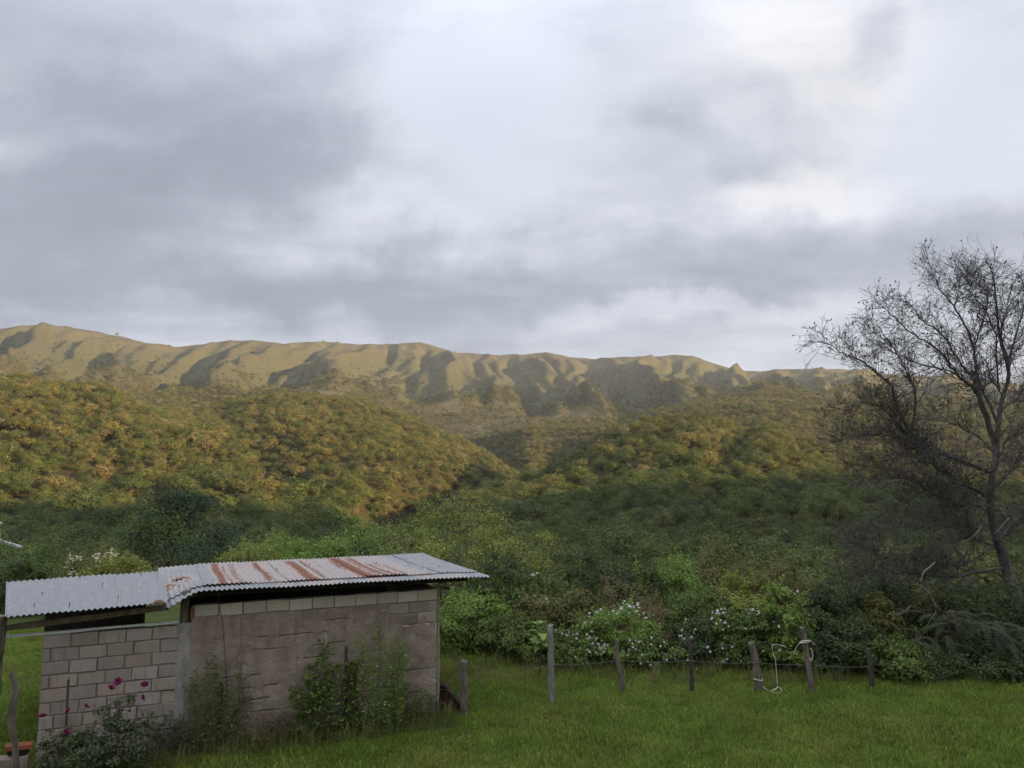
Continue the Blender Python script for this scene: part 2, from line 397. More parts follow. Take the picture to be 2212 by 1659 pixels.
def terrain_material():
    m, t, out = mat('hill_ground')
    co = t.n('ShaderNodeTexCoord').outputs['Object']
    g = t.n('ShaderNodeAttribute', attribute_name='gull').outputs['Fac']; wd = t.n('ShaderNodeAttribute', attribute_name='wood').outputs['Fac']
    big = t.noise(co, .006, 5, .6); mid = t.noise(co, .035, 5, .62); fine = t.noise(co, .16, 5, .7)
    grass = t.ramp(big, [(.32, (.068, .060, .040)), (.5, (.099, .085, .055)), (.68, (.131, .108, .073))])
    grass = t.mix(t.smooth(mid, .42, .66), grass, (.092, .081, .045))
    # scrub: dark tufts, thicker in the gullies
    thr = t.math('ADD', t.math('MULTIPLY', g, .30), t.math('MULTIPLY', big, .24))
    s = t.math('ADD', t.math('ADD', t.math('MULTIPLY', fine, .75), t.math('MULTIPLY', mid, .35)), thr)
    scr = t.smooth(s, .60, .84)
    scol = t.ramp(fine, [(.35, (.050, .055, .026)), (.65, (.088, .086, .042))])
    c = t.mix(t.math('MULTIPLY', scr, .88), grass, scol)
    rock = t.smooth(t.noise(co, .09, 3, .5), .70, .76)
    c = t.mix(t.math('MULTIPLY', rock, .6), c, (.28, .23, .18))
    c = t.mix(t.smooth(wd, .2, .75), c, t.ramp(fine, [(.3, (.035, .032, .014)), (.7, (.085, .07, .03))]))
    principled(t, out, c, .95, .05, bump(t, t.math('ADD', fine, t.math('MULTIPLY', scr, .5)), .9, 2.0))
    return m
idx = np.arange(nr * nt).reshape(nr, nt)
jn = np.roll(np.arange(nt), -1)
F = np.stack([idx[:-1], idx[:-1][:, jn], idx[1:][:, jn], idx[1:]], -1).reshape(-1, 4)
tm = mesh_np('hills', np.stack([GX, GY, Z], -1).reshape(-1, 3), F[:, ::-1], [terrain_material()], True,
             {'gull': ('POINT', gull.ravel()), 'wood': ('POINT', np.where(GR < 900, wood, wood * .9).ravel())})
tag(add('hills', tm), 'forested hills and dry grassy mountain range rising behind the valley', None, None, 'structure')

# ------------------------------------------------------------------ woodland
LEAF_RND = [(0, (.097, .119, .041)), (.16, (.140, .147, .048)), (.32, (.170, .161, .050)), (.42, (.048, .069, .029)), (.50, (.073, .098, .039)), (.58, (.203, .176, .055)), (.70, (.126, .150, .046)), (.82, (.235, .193, .077)), (.92, (.185, .135, .065)), (.97, (.296, .235, .130))]
M_WOOD = leaf_mat('woodland_leaf', [(0, (.082, .093, .031)), (.5, (.142, .150, .050)), (1, (.207, .199, .071))], .38, LEAF_RND, .15)
M_TRUNK = bark_mat('woodland_bark', (.06, .045, .032), (.16, .125, .095), 6)
def wood_tree(seed, radii, clumps, per, leaf, cz, m=None):
    g = np.random.default_rng(seed)
    P, n, v, cc = crown_points(g, radii, clumps, per, .26, .42, -.3, .72)
    n = unit(unit(P / np.array(radii)) * 1.0 + np.array([0, 0, .25]) + g.normal(size=P.shape) * .42)
    P[:, 2] += cz
    ax = np.cross(n, rand_dir(g, len(P)))
    lv, lf = leaf_quads(P, ax, n, leaf * (.7 + .7 * g.random(len(P))), leaf * .8 * (.7 + .6 * g.random(len(P))))
    parts = [(lv, lf)]; nl = len(lf)
    parts.append(tube([(0, 0, -.5), (.04, .02, cz * .5), (.02, .05, cz)], [.085, .06, .04], 5, False))
    for c in cc[::max(1, len(cc) // 6)][:6]:
        parts.append(tube([(.03, .03, cz * .55), c * .5 + np.array([0, 0, cz * .8]), c + np.array([0, 0, cz])], [.04, .028, .012], 4, False))
    V, Fs = join(parts); nf = sum(len(f) for f in Fs)
    vals = np.concatenate([v, np.full(nf - nl, .5)])
    return mesh_np('woodland_tree', V, Fs, [m or M_WOOD, M_TRUNK], False, {'v': ('FACE', vals)}, np.concatenate([np.zeros(nl), np.ones(nf - nl)]))
PROTO_FAR = [wood_tree(100 + i, (1, 1, h), 70, 16, .125, .75 + .12 * i) for i, h in enumerate((.8, 1.05, .7, .92))]
GREEN_RND = [(0, (.090, .117, .036)), (.2, (.124, .152, .045)), (.4, (.071, .099, .036)), (.6, (.147, .161, .050)), (.8, (.108, .125, .052)), (.93, (.173, .154, .062))]
M_WOOD2 = leaf_mat('valley_leaf', [(0, (.075, .099, .031)), (.5, (.121, .152, .045)), (1, (.178, .199, .062))], .4, GREEN_RND, .15)
PROTO_NEAR = [wood_tree(120 + i, (1, 1, h), 90, 28, .085, .8 + .1 * (i % 3), M_WOOD2) for i, h in enumerate((.74, 1.0, .6, .86, 1.15))]

def scatter(name, pts, rotz, scl, idx, protos, label, tilt=None):
    """one countless mass: a point cloud carrying instances of a few meshes (geometry nodes)"""
    n = len(pts)
    me = bpy.data.meshes.new(name); me.vertices.add(n); me.vertices.foreach_set('co', np.asarray(pts, np.float32).ravel())
    rot = np.zeros((n, 3), np.float32); rot[:, 2] = rotz
    if tilt is not None: rot[:, :2] = tilt
    a = me.attributes.new('rot', 'FLOAT_VECTOR', 'POINT'); a.data.foreach_set('vector', rot.ravel())
    sc3 = np.asarray(scl, np.float32); sc3 = np.repeat(sc3[:, None], 3, 1) if sc3.ndim == 1 else sc3
    a = me.attributes.new('scl', 'FLOAT_VECTOR', 'POINT'); a.data.foreach_set('vector', np.ascontiguousarray(sc3).ravel())
    a = me.attributes.new('idx', 'INT', 'POINT'); a.data.foreach_set('value', np.asarray(idx, np.int32))
    me.update()
    o = add(name, me); tag(o, label, None, None, 'stuff')
    ng = bpy.data.node_groups.new(name + '_nodes', 'GeometryNodeTree')
    ng.interface.new_socket('Geometry', in_out='INPUT', socket_type='NodeSocketGeometry'); ng.interface.new_socket('Geometry', in_out='OUTPUT', socket_type='NodeSocketGeometry')
    gi = ng.nodes.new('NodeGroupInput'); go = ng.nodes.new('NodeGroupOutput'); jn_ = ng.nodes.new('GeometryNodeJoinGeometry')
    def attr(nm, typ):
        q = ng.nodes.new('GeometryNodeInputNamedAttribute'); q.data_type = typ; q.inputs[0].default_value = nm; return q.outputs[0]
    ar, as_, ai = attr('rot', 'FLOAT_VECTOR'), attr('scl', 'FLOAT_VECTOR'), attr('idx', 'INT')
    e2r = ng.nodes.new('FunctionNodeEulerToRotation'); ng.links.new(ar, e2r.inputs[0])
    for k, pm in enumerate(protos):
        src = bpy.data.objects.new(name + '_source', pm)      # never linked to the scene
        oi = ng.nodes.new('GeometryNodeObjectInfo'); oi.inputs['Object'].default_value = src; oi.inputs['As Instance'].default_value = True
        cmp_ = ng.nodes.new('FunctionNodeCompare'); cmp_.data_type = 'INT'; cmp_.operation = 'EQUAL'
        ng.links.new(ai, cmp_.inputs[2]); cmp_.inputs[3].default_value = k
        iop = ng.nodes.new('GeometryNodeInstanceOnPoints')
        ng.links.new(gi.outputs[0], iop.inputs['Points']); ng.links.new(cmp_.outputs[0], iop.inputs['Selection']); ng.links.new(oi.outputs['Geometry'], iop.inputs['Instance'])
        ng.links.new(e2r.outputs[0], iop.inputs['Rotation']); ng.links.new(as_, iop.inputs['Scale'])
        ng.links.new(iop.outputs[0], jn_.inputs[0])
    ng.links.new(jn_.outputs[0], go.inputs[0])
    md = o.modifiers.new('instances', 'NODES'); md.node_group = ng
    return o

def project(P):
    q = np.asarray(P, float) - CAM; c, s = math.cos(PITCH), math.sin(PITCH)
    f = q[:, 1] * c + q[:, 2] * s; up = -q[:, 1] * s + q[:, 2] * c
    return 512 + FPX * q[:, 0] / f, 384 - FPX * up / f
run_max = np.maximum.accumulate((Z - CAM[2]) / GR, axis=0)
def wood_points():
    out = []
    g = np.random.default_rng(5); r = 66.0
    while r < 2250:
        sp = 6.0 if r < 300 else (4.5 if r < 950 else 5.8)
        n = int(r * math.radians(82) / sp)
        t = np.radians(np.linspace(-41, 41, n)) + g.normal(size=n) * .33 * sp / r; q = r + g.normal(size=n) * .33 * sp
        out.append(np.stack([q * np.sin(t), q * np.cos(t)], 1)); r += sp * .92
    return np.concatenate(out)
wp = wood_points()
g = np.random.default_rng(9)
keep = g.random(len(wp)) < terr(wp[:, 0], wp[:, 1], wood); wp = wp[keep]
wz = terr(wp[:, 0], wp[:, 1]); wr = np.hypot(wp[:, 0], wp[:, 1])
vis = (wz + 7 - CAM[2]) / wr > terr(wp[:, 0], wp[:, 1], run_max) - .002
wp, wz, wr = wp[vis], wz[vis], wr[vis]
wsc = (1.75 + 2.9 * g.random(len(wp)) ** 2.0) * np.where(wr > 300, .70, 1)
wsc *= np.where(g.random(len(wp)) < .05, 1.35, 1)
W3 = np.stack([wp[:, 0], wp[:, 1], wz - .1], 1)
px, py = project(W3 + np.array([0, 0, 3.0]))
cand = np.where((px > 8) & (px < 1016) & (py < 548) & (py > 300) & (wr > 120))[0]
near = cand[np.argsort(wr[cand])[:300]]
mask = np.ones(len(wp), bool); mask[near] = False
scatter('woodland', W3[mask], g.random(mask.sum()) * 6.28, wsc[mask], np.where(wr[mask] + 40 * g.normal(size=mask.sum()) < 300, 4, 0) + g.integers(0, 4, mask.sum()), PROTO_FAR + PROTO_NEAR[:4], 'dense olive and golden woodland covering the hill slopes')
KIND_LABEL = ['low rounded tree in the shaded woodland at the foot of the hills', 'tall domed tree in the shaded woodland at the foot of the hills', 'flat-topped tree in the shaded woodland at the foot of the hills',
              'broad tree in the shaded woodland at the foot of the hills', 'upright bushy tree in the shaded woodland at the foot of the hills']
for i in near:
    k = int(g.integers(0, 5))
    o = add('woodland_tree', PROTO_NEAR[k], None, W3[i], (0, 0, g.random() * 6.28), float(wsc[i]))
    tag(o, KIND_LABEL[k], 'tree', 'trees of the shaded woodland: ' + ('low rounded', 'tall domed', 'flat-topped', 'broad', 'upright')[k])
# scrub on the range: in the gullies and along the crest
g = np.random.default_rng(15)
n = 26000
t = np.radians(g.uniform(-38, 38, n)); r = np.sqrt(g.uniform(1250 ** 2, 3060 ** 2, n)); sp_ = np.stack([r * np.sin(t), r * np.cos(t)], 1)
pr = terr(sp_[:, 0], sp_[:, 1], gull) * 1.2 + np.clip(fbm(sp_[:, 0] / 150, sp_[:, 1] / 150, 81, 3), 0, 1) * .5 + sstep(r, 1750, 1300) * .35
k = g.random(n) < np.clip(pr - .28, 0.02, .9); sp_ = sp_[k]; sr = r[k]; sz = terr(sp_[:, 0], sp_[:, 1])
v = (sz + 4 - CAM[2]) / sr > terr(sp_[:, 0], sp_[:, 1], run_max) - .001; sp_, sz = sp_[v], sz[v]
scatter('scrub', np.column_stack([sp_, sz - .3]), g.random(len(sp_)) * 6.28, 1.3 + 2.2 * g.random(len(sp_)) ** 2, g.integers(0, 4, len(sp_)), PROTO_FAR, 'dark scrub in the gullies of the dry mountain range')
print('trees', len(wp), 'scrub', len(sp_))
# three lone trees that stand out on the skyline
for X, lab in ((250, 'small lone dark tree on the left shoulder of the range'), (697, 'tiny lone tree on the rounded middle summit of the skyline'), (1035, 'tiny tree on the low stretch of skyline right of the dip')):
    th = xth(X, 735); j = int(np.argmin(np.abs(ths[:600] - th))); i = int(np.argmax((Z[:, j] - CAM[2]) / GR[:, j]))
    tag(add('skyline_tree', PROTO_FAR[1], None, (GX[i, j], GY[i, j], Z[i, j] - .5), (0, 0, X), 4.6 if X == 250 else 3.0), lab, 'tree')
# ------------------------------------------------------------------ yard
def yard_z(x, y):
    x = np.asarray(x, float); y = np.asarray(y, float)
    z = .15 + .05 * fbm(x / 3.1, y / 3.1, 91, 3)
    z = z - .0035 * np.clip(y - 19.5, 0, None) ** 2
    e = np.maximum(np.abs(x) - 24, 0); z = z - .15 * e
    return z - .5 * np.clip(y - 30, 0, None)
def soil_material():
    m, t, out = mat('lawn_soil')
    co = t.n('ShaderNodeTexCoord').outputs['Object']
    n = t.noise(co, 1.4, 5, .6); f = t.noise(co, 22, 4, .7)
    c = t.mix(t.smooth(n, .4, .62), (.055, .085, .022), (.085, .095, .03))
    c = t.mix(t.smooth(f, .45, .7), c, (.05, .04, .022))
    principled(t, out, c, .95, .05, bump(t, f, .8, .03)); return m
gx = np.concatenate([np.linspace(-40, -16, 13)[:-1], np.linspace(-16, 16, 129), np.linspace(16, 40, 13)[1:]])
gy = np.concatenate([np.linspace(-25, 8, 18)[:-1], np.linspace(8, 24, 65), np.linspace(24, 32, 9)[1:]])
AX, AY = np.meshgrid(gx, gy, indexing='ij')
i = np.arange(AX.size).reshape(AX.shape)
lawn = mesh_np('ground', np.stack([AX, AY, yard_z(AX, AY)], -1).reshape(-1, 3), np.stack([i[:-1, :-1], i[1:, :-1], i[1:, 1:], i[:-1, 1:]], -1).reshape(-1, 4), [soil_material()], True)
tag(add('ground', lawn), 'grassy yard sloping off behind the fence', None, None, 'structure')

# ------------------------------------------------------------------ shed
SO = np.array([-5.29, 12.7, 0.0]); SA = R(23.5)
SE = np.array([math.cos(SA), math.sin(SA), 0]); SN = np.array([math.sin(SA), -math.cos(SA), 0])
def shed_w(t, d, z): return SO + SE * t - SN * d + np.array([0, 0, z])       # along the wall, into the shed, up
def wall_hit(px, py, d=0.0):
    r = ray(px, py); o = SO - SN * d; s = np.dot(o - CAM, SN) / np.dot(r, SN); p = CAM + s * r - SO
    return float(np.dot(p, SE)), float(p[2])
def c2(x, y): return 156.9 + x * .15601, 533.3 + y * .15601                    # an enlarged crop of the roof
def block_material(name, lo, hi, stain):
    m, t, out = mat(name)
    co = t.n('ShaderNodeTexCoord').outputs['Object']; oi = t.n('ShaderNodeObjectInfo')
    p = t.vmath('ADD', co, t.vscale(oi.outputs['Location'], 3.7))
    n = t.noise(p, 3.0, 5, .6); f = t.noise(p, 60, 4, .75)
    c = t.mix(n, lo, hi)
    hv = t.n('ShaderNodeHueSaturation'); t.link(c, hv.inputs['Color']); t.link(t.smooth(oi.outputs['Random'], 0, 1, .86, 1.1), hv.inputs['Value']); t.link(t.smooth(t.noise(oi.outputs['Location'], 3.3, 1), .3, .7, .85, 1.25), hv.inputs['Saturation'])
    # weathering streaks running down
    s = t.noise(t.vmath('MULTIPLY', t.vmath('ADD', co, oi.outputs['Location']), (9, 9, 1.1)), 1.6, 5, .65)
    c = t.mix(t.math('MULTIPLY', t.smooth(s, .52, .74), .75), hv.outputs[0], stain)
    c = t.mix(t.math('MULTIPLY', t.smooth(f, .54, .76), .6), c, (.10, .085, .07))
    principled(t, out, c, .95, .08, bump(t, t.math('ADD', f, t.math('MULTIPLY', n, .6)), .9, .012)); return m
M_BLOCK = block_material('concrete_block_weathered', (.326, .270, .226), (.463, .389, .332), (.200, .161, .131))
M_BLOCK_PALE = block_material('concrete_block_clean', (.526, .449, .367), (.627, .546, .459), (.426, .353, .286))
def mortar_material(name, lo, hi, scale=5.0):
    m, t, out = mat(name)
    co = t.n('ShaderNodeTexCoord').outputs['Object']
    n = t.noise(co, scale, 6, .65); f = t.noise(co, 55, 4, .75); big = t.noise(co, .9, 4, .6)
    c = t.mix(t.smooth(n, .3, .7), lo, hi)
    c = t.mix(t.math('MULTIPLY', t.smooth(big, .5, .68), .55), c, tuple(v * .62 for v in lo))
    # splash of soil and algae near the ground, with a ragged upper edge
    sp = t.n('ShaderNodeSeparateXYZ'); t.link(co, sp.inputs[0])
    damp = t.smooth(t.math('ADD', sp.outputs[2], t.math('MULTIPLY', n, .9)), 1.25, .55)
    c = t.mix(t.math('MULTIPLY', damp, .6), c, (.134, .091, .061))
    run = t.noise(t.vmath('MULTIPLY', co, (7, 7, .7)), 1.3, 5, .6)
    c = t.mix(t.math('MULTIPLY', t.smooth(run, .52, .72), .5), c, tuple(v * .6 for v in lo))
    c = t.mix(t.math('MULTIPLY', t.smooth(run, .44, .28), .4), c, tuple(min(1, v * 1.2) for v in hi))
    c = t.mix(t.smooth(f, .62, .74), c, (.515, .449, .377))
    principled(t, out, c, .97, .06, bump(t, t.math('ADD', f, t.math('MULTIPLY', n, 1.6)), 1.0, .03)); return m
M_MORTAR = mortar_material('mortar', (.224, .182, .143), (.336, .278, .224))
M_COAT = mortar_material('smeared_mortar', (.297, .230, .179), (.456, .361, .290), 4.0)
M_CEMENT = mortar_material('grey_cement', (.325, .291, .257), (.482, .439, .393), 5.0)
M_PLANK = bark_mat('weathered_plank', (.12, .095, .07), (.27, .22, .165), 9)
M_POST = bark_mat('old_post_wood', (.07, .056, .044), (.22, .185, .15), 16)
M_RUST_IRON = bark_mat('rusty_iron', (.075, .035, .022), (.20, .095, .055), 20)
def plain(name, c, rough=.6, spec=.3, metal=0.0):
    m, t, out = mat(name); co = t.n('ShaderNodeTexCoord').outputs['Object']
    n = t.noise(co, 12, 4, .6)
    principled(t, out, t.mix(n, tuple(v * .8 for v in c), tuple(min(1, v * 1.15) for v in c)), rough, spec, bump(t, n, .25, .01), metal); return m
M_RAIL = plain('galvanised_rail', (.62, .62, .60), .45, .5)
M_DARKWOOD = bark_mat('dark_board', (.03, .026, .022), (.07, .06, .05), 10)
M_CLAY = plain('clay_brick', (.32, .11, .055), .9, .1)

shed = thing('shed', 'concrete block shed under a rusty corrugated iron roof', 'shed', SO, SA)
def block_mesh(w, h, depth, seed, m):
    g = np.random.default_rng(seed); b = .007
    a, c = w / 2, h / 2
    def ring(ix, iz, y): return [(-a + ix, y, -c + iz), (a - ix, y, -c + iz), (a - ix, y, c - iz), (-a + ix, y, c - iz)]
    v = np.array(ring(b, b, 0) + ring(0, 0, b) + ring(0, 0, depth))
    v[:8] += g.normal(size=(8, 3)) * np.array([.0032, .0018, .0032])
    f = [(0, 1, 2, 3)] + [(4 + k, 4 + (k + 1) % 4, (k + 1) % 4, k) for k in range(4)] + [(8 + k, 8 + (k + 1) % 4, 4 + (k + 1) % 4, 4 + k) for k in range(4)] + [(11, 10, 9, 8)]
    return mesh_np('block', v, np.array(f), [m])
BL, BH, JT = .374, .197, .017
VARS = {}
def block_var(w, m, k):
    key = (round(w, 3), m.name, k)
    if key not in VARS: VARS[key] = block_mesh(w, BH - JT, .15, hash(key[0]) % 99 + k * 7, m)
    return VARS[key]
gB = np.random.default_rng(33)
def wall_part(name, t0, t1, z0, z1, d0=.015, d1=.16, m=M_MORTAR):
    return add(name, mesh_np(name, *box(t0, t1, d0, d1, z0, z1), [m]), shed)
def lay_row(wall, z, cuts, m, proud=.004):
    for a, b in zip(cuts[:-1], cuts[1:]):
        w = round((b - a - JT) / .02) * .02 if (b - a) < BL - .03 else BL - JT
        if w < .04: continue
        o = add('block', block_var(w, m, int(gB.integers(0, 5))), wall, ((a + b) / 2, gB.normal() * proud, z - BH / 2 + gB.normal() * .002), (gB.normal() * .008, gB.normal() * .009, gB.normal() * .010))
def cuts_from(t0, t1, off):
    c = [t0]; x = t0 + off
    while x < t1 - .05: c.append(x); x += BL + gB.normal() * .006
    c.append(t1); return c
lw = wall_part('low_wall', -1.905, -.04, -.1, 2.12)
offs = [BL, .12, BL, .12, BL, .15, BL * .55, BL, .13, BL, .2]
for k in range(10): lay_row(lw, 2.135 - k * BH, cuts_from(-1.915, -.03, offs[k] if offs[k] < BL else BL), M_BLOCK, .006)
rw = wall_part('front_wall', .14, 4.29, -.1, 2.42)
lay_row(rw, 2.43, [.18 + BL * k for k in range(11)] + [4.285], M_BLOCK_PALE, .004)
for k in range(1, 11): lay_row(rw, 2.43 - k * BH, cuts_from(.16, 4.285, BL * (.55 if k % 2 else 1) + gB.normal() * .02), M_BLOCK, .003)
# mortar smeared over the blocks; it thins out towards the right corner, and some joints stay open
def coat():
    T = np.arange(.15, 4.292, .0125); ZZ = np.arange(.0, 2.236, .0125)
    A, B = np.meshgrid(T, ZZ, indexing='ij')
    big = fbm(A * 1.3, B * 2.2, 201, 4); fine = fbm(A * 9, B * 16, 203, 4)
    cover = .55 + .75 * big + .42 * np.clip(3.05 - A, -1.3, 1.5) + .35 * (1.2 - B) * (A > 3)
    cover += .5 * sstep(B, .6, .3)
    d = np.where(cover > 0, -.004 - .010 * sstep(cover, 0, .6) - .006 * (fine + .3), .012)
    g = np.random.default_rng(44)
    for k in range(1, 11):
        zj = 2.43 - k * BH
        for _ in range(2):
            a0 = g.uniform(.2, 4.0); ln = g.uniform(.25, 1.1)
            wob = .008 * np.sin(A * 9 + k)
            hit = (np.abs(B - zj - wob) < .009) & (A > a0) & (A < a0 + ln) & (fbm(A * 7, B * 0 + k, 207, 2) > -.25); d = np.where(hit, .014, d)
        for q in range(11):
            tj = .16 + BL * ((.55 if k % 2 else 1) + q)
            if g.random() < (.22 if tj < 2.6 else .62):
                h0, h1 = sorted(g.uniform(0, BH, 2)); h1 = max(h1, h0 + .09)
                hit = (np.abs(A - tj - .006 * np.sin(B * 40)) < .008) & (B > zj - BH + h0) & (B < zj - BH + h1); d = np.where(hit, .016, d)
    # a spalled streak and a pocket
    for (a, b, ra, rb, dep) in ((2.26, 1.66, .045, .20, .02), (.98, 1.33, .05, .10, .018), (2.3, 1.45, .10, .16, -.006), (.55, 1.93, .09, .07, -.010), (3.5, .95, .03, .08, .02)):
        e = ((A - a) / ra) ** 2 + ((B - b) / rb) ** 2 + .8 * fine
        d = np.where(e < 1, d + dep, d)
    i = np.arange(A.size).reshape(A.shape)
    v = np.stack([A, d, B], -1).reshape(-1, 3)
    return mesh_np('mortar_coat', v, np.stack([i[:-1, :-1], i[1:, :-1], i[1:, 1:], i[:-1, 1:]], -1).reshape(-1, 4), [M_COAT], True)
add('mortar_coat', coat(), shed)
def slab_rough(name, t0, t1, z0, z1, d0, d1, m, amp, seed, step=.03):
    """an upright lump: front sheet with ragged side edges, closed at the back"""
    T = np.linspace(t0, t1, max(4, int((t1 - t0) / step))); ZZ = np.linspace(z0, z1, max(4, int((z1 - z0) / step)))
    A, B = np.meshgrid(T, ZZ, indexing='ij'); u = (A - t0) / (t1 - t0)
    edge = amp * 4 * fbm(B * 4, B * 0 + seed, seed, 3)
    A2 = A + edge * (u - .5) * 2
    d = d0 + (d1 - d0) * np.abs(2 * u - 1) ** 6 + amp * .5 * fbm(A * 12, B * 9, seed + 1, 3)
    i = np.arange(A.size).reshape(A.shape)
    return mesh_np(name, np.stack([A2, d, B], -1).reshape(-1, 3), np.stack([i[:-1, :-1], i[1:, :-1], i[1:, 1:], i[:-1, 1:]], -1).reshape(-1, 4), [m], True)
col_ = add('cement_column', slab_rough('cement_column', -.085, .20, -.05, 2.17, -.024, .05, M_CEMENT, .014, 301), shed)
add('wooden_post', mesh_np('wooden_post', *tube([(.055, .06, 2.1), (.052, .06, 2.4), (.06, .065, 2.66)], [.062, .06, .064], 8), [M_POST]), shed)
add('brick_stub', mesh_np('brick_stub', *box(.125, .172, -.002, .09, 2.225, 2.37), [M_CLAY]), shed)
add('corner_strip', slab_rough('corner_strip', 4.275, 4.365, -.05, 2.46, -.006, .10, mortar_material('lichen_cement', (.30, .27, .17), (.46, .42, .30), 9), .006, 311), shed)
# the other walls, which the photograph only hints at through the gap under the roof
wall_part('side_wall', 4.20, 4.355, -.1, 2.40, .165, 3.70); wall_part('back_wall', .1, 4.355, -.1, 2.36, 3.705, 3.86); wall_part('inner_wall', .02, .13, -.1, 2.36, .165, 3.70)
add('board_panel', mesh_np('board_panel', *box(-2.35, -.62, 3.66, 3.70, .1, 2.32), [M_DARKWOOD]), shed)
def beam(name, p0, p1, hh, dd, m):
    a, b = np.array(p0), np.array(p1); n_ = 9; pts = np.linspace(a, b, n_)
    v = []; g = np.random.default_rng(int(abs(p0[0] * 100)))
    for q, p in enumerate(pts):
        jz = g.normal() * .004
        v += [(p[0], p[1] - dd / 2, p[2] - hh / 2 + jz), (p[0], p[1] + dd / 2, p[2] - hh / 2), (p[0], p[1] + dd / 2, p[2] + hh / 2), (p[0], p[1] - dd / 2, p[2] + hh / 2 + jz)]
    f = [(4 * q + k, 4 * q + (k + 1) % 4, 4 * q + 4 + (k + 1) % 4, 4 * q + 4 + k) for q in range(n_ - 1) for k in range(4)] + [(3, 2, 1, 0), tuple(4 * (n_ - 1) + k for k in range(4))]
    return add(name, mesh_np(name, np.array(v), np.array(f), [m]), shed)
beam('eave_beam', (-2.55, .02, 2.275), (-.20, .05, 2.425), .085, .05, M_PLANK)
beam('wall_rail', (-2.50, .03, 2.158), (-.035, .03, 2.186), .034, .05, M_RAIL)
beam('purlin', (.2, .12, 2.60), (4.9, .12, 2.585), .10, .06, M_DARKWOOD)
beam('purlin', (-.1, 3.6, 2.53), (5.0, 3.6, 2.53), .10, .06, M_DARKWOOD); beam('purlin', (-.1, 1.9, 2.56), (5.0, 1.9, 2.56), .10, .06, M_DARKWOOD)
beam('purlin', (-2.9, 3.5, 2.40), (-.3, 3.5, 2.44), .07, .05, M_DARKWOOD); beam('purlin', (-2.4, .9, 2.42), (-.2, .9, 2.47), .06, .05, M_DARKWOOD)
beam('rafter_stub', (.10, -.03, 2.60), (.21, -.03, 2.605), .05, .09, M_PLANK)

# corrugated sheets --------------------------------------------------------
def roof_material():
    m, t, out = mat('corrugated_iron')
    st = t.n('ShaderNodeAttribute', attribute_name='st').outputs['Vector']; ru = t.n('ShaderNodeAttribute', attribute_name='rust').outputs['Fac']
    oi = t.n('ShaderNodeObjectInfo')
    stc = t.vmath('MULTIPLY', st, (1, 1, 0))
    n = t.noise(t.vmath('MULTIPLY', stc, (5, 1.6, 1)), 2.2, 6, .65); f = t.noise(t.vmath('MULTIPLY', stc, (14, 4, 1)), 5, 5, .7)
    zinc = t.mix(n, (.18, .184, .192), (.29, .292, .302))
    zinc = t.mix(t.math('MULTIPLY', t.smooth(f, .5, .75), .5), zinc, (.44, .425, .41))
    zinc = t.mix(t.math('MULTIPLY', oi.outputs['Random'], .35), zinc, (.20, .215, .225))
    # bloom of pale oxide round the rust, then the rust itself
    r = t.math('ADD', ru, t.math('MULTIPLY', t.math('SUBTRACT', t.math('ADD', t.math('MULTIPLY', n, .5), t.math('MULTIPLY', f, .5)), .47), 2.3))
    c = t.mix(t.math('MULTIPLY', t.smooth(r, .1, .36), .6), zinc, (.50, .41, .36))
    rc = t.ramp(f, [(.30, (.13, .050, .030)), (.5, (.20, .078, .044)), (.7, (.34, .165, .085))])
    mk = t.smooth(r, .30, .95)
    c = t.mix(mk, c, rc)
    p = principled(t, out, c, t.smooth(mk, 0, 1, .48, .9), .35, bump(t, f, .12, .01)); return m
M_ROOF = roof_material()
PITCH_C, AMP_C = .076, .0115
STRIPES = [(430, 335, .040, .95, 0, 1, .0), (545, 330, .045, .62, .05, .97, .0), (745, 325, .045, .85, .18, .97, 0), (770, 325, .02, .55, .0, .5, 0), (1010, 312, .062, 1.0, .0, .93, 0), (1095, 305, .035, .70, .15, .97, 0), (1185, 300, .03, .45, .3, .95, 0), (1365, 285, .085, 1.0, 0, .98, 0), (1475, 278, .035, .85, 0, .97, 0), (1525, 275, .022, .75, .0, .7, 0), (1610, 272, .03, .62, 0, .6, 0), (1720, 268, .06, .38, 0, .25, 0), (620, 330, .02, .4, 0, .3, 0), (1420, 282, .02, .7, 0, .2, 0)]
STR = [(wall_hit(*c2(x, y), .25)[0], w, a, lo, hi) for x, y, w, a, lo, hi, _ in STRIPES]
_g = np.random.default_rng(77); STR += [(_g.uniform(.45, 4.1), _g.uniform(.012, .05), _g.uniform(.3, .75), _g.uniform(0, .5), _g.uniform(.55, .98)) for _ in range(16)]
STR = [(c_, w * 1.5 + .028, a, lo, hi) for c_, w, a, lo, hi in STR]
def rust_main(t_, fr):
    r = .08 + .26 * sstep(t_, .5, 1.2) * (1 - sstep(t_, 3.9, 4.4))
    for c, w, a, lo, hi in STR:
        e = a * np.exp(-np.abs((t_ - c - .015 * np.sin(fr * 9 + c * 7)) / w) ** 2.4) * sstep(fr, lo - .06, lo + .08) * (1 - sstep(fr, hi - .05, hi + .03)); r = np.maximum(r, e)
    r = np.maximum(r, .35 * sstep(fr, .90, .97) * (fbm(t_ * 3, fr, 5, 2) > -.1))
    e2 = ((t_ + .0) / .30) ** 2 + ((fr - .47) / .20) ** 2
    return np.maximum(r, .95 * np.clip(1 - e2, 0, 1) ** .4 * sstep(fbm(t_ * 14, fr * 22, 9, 3), -.25, .15))
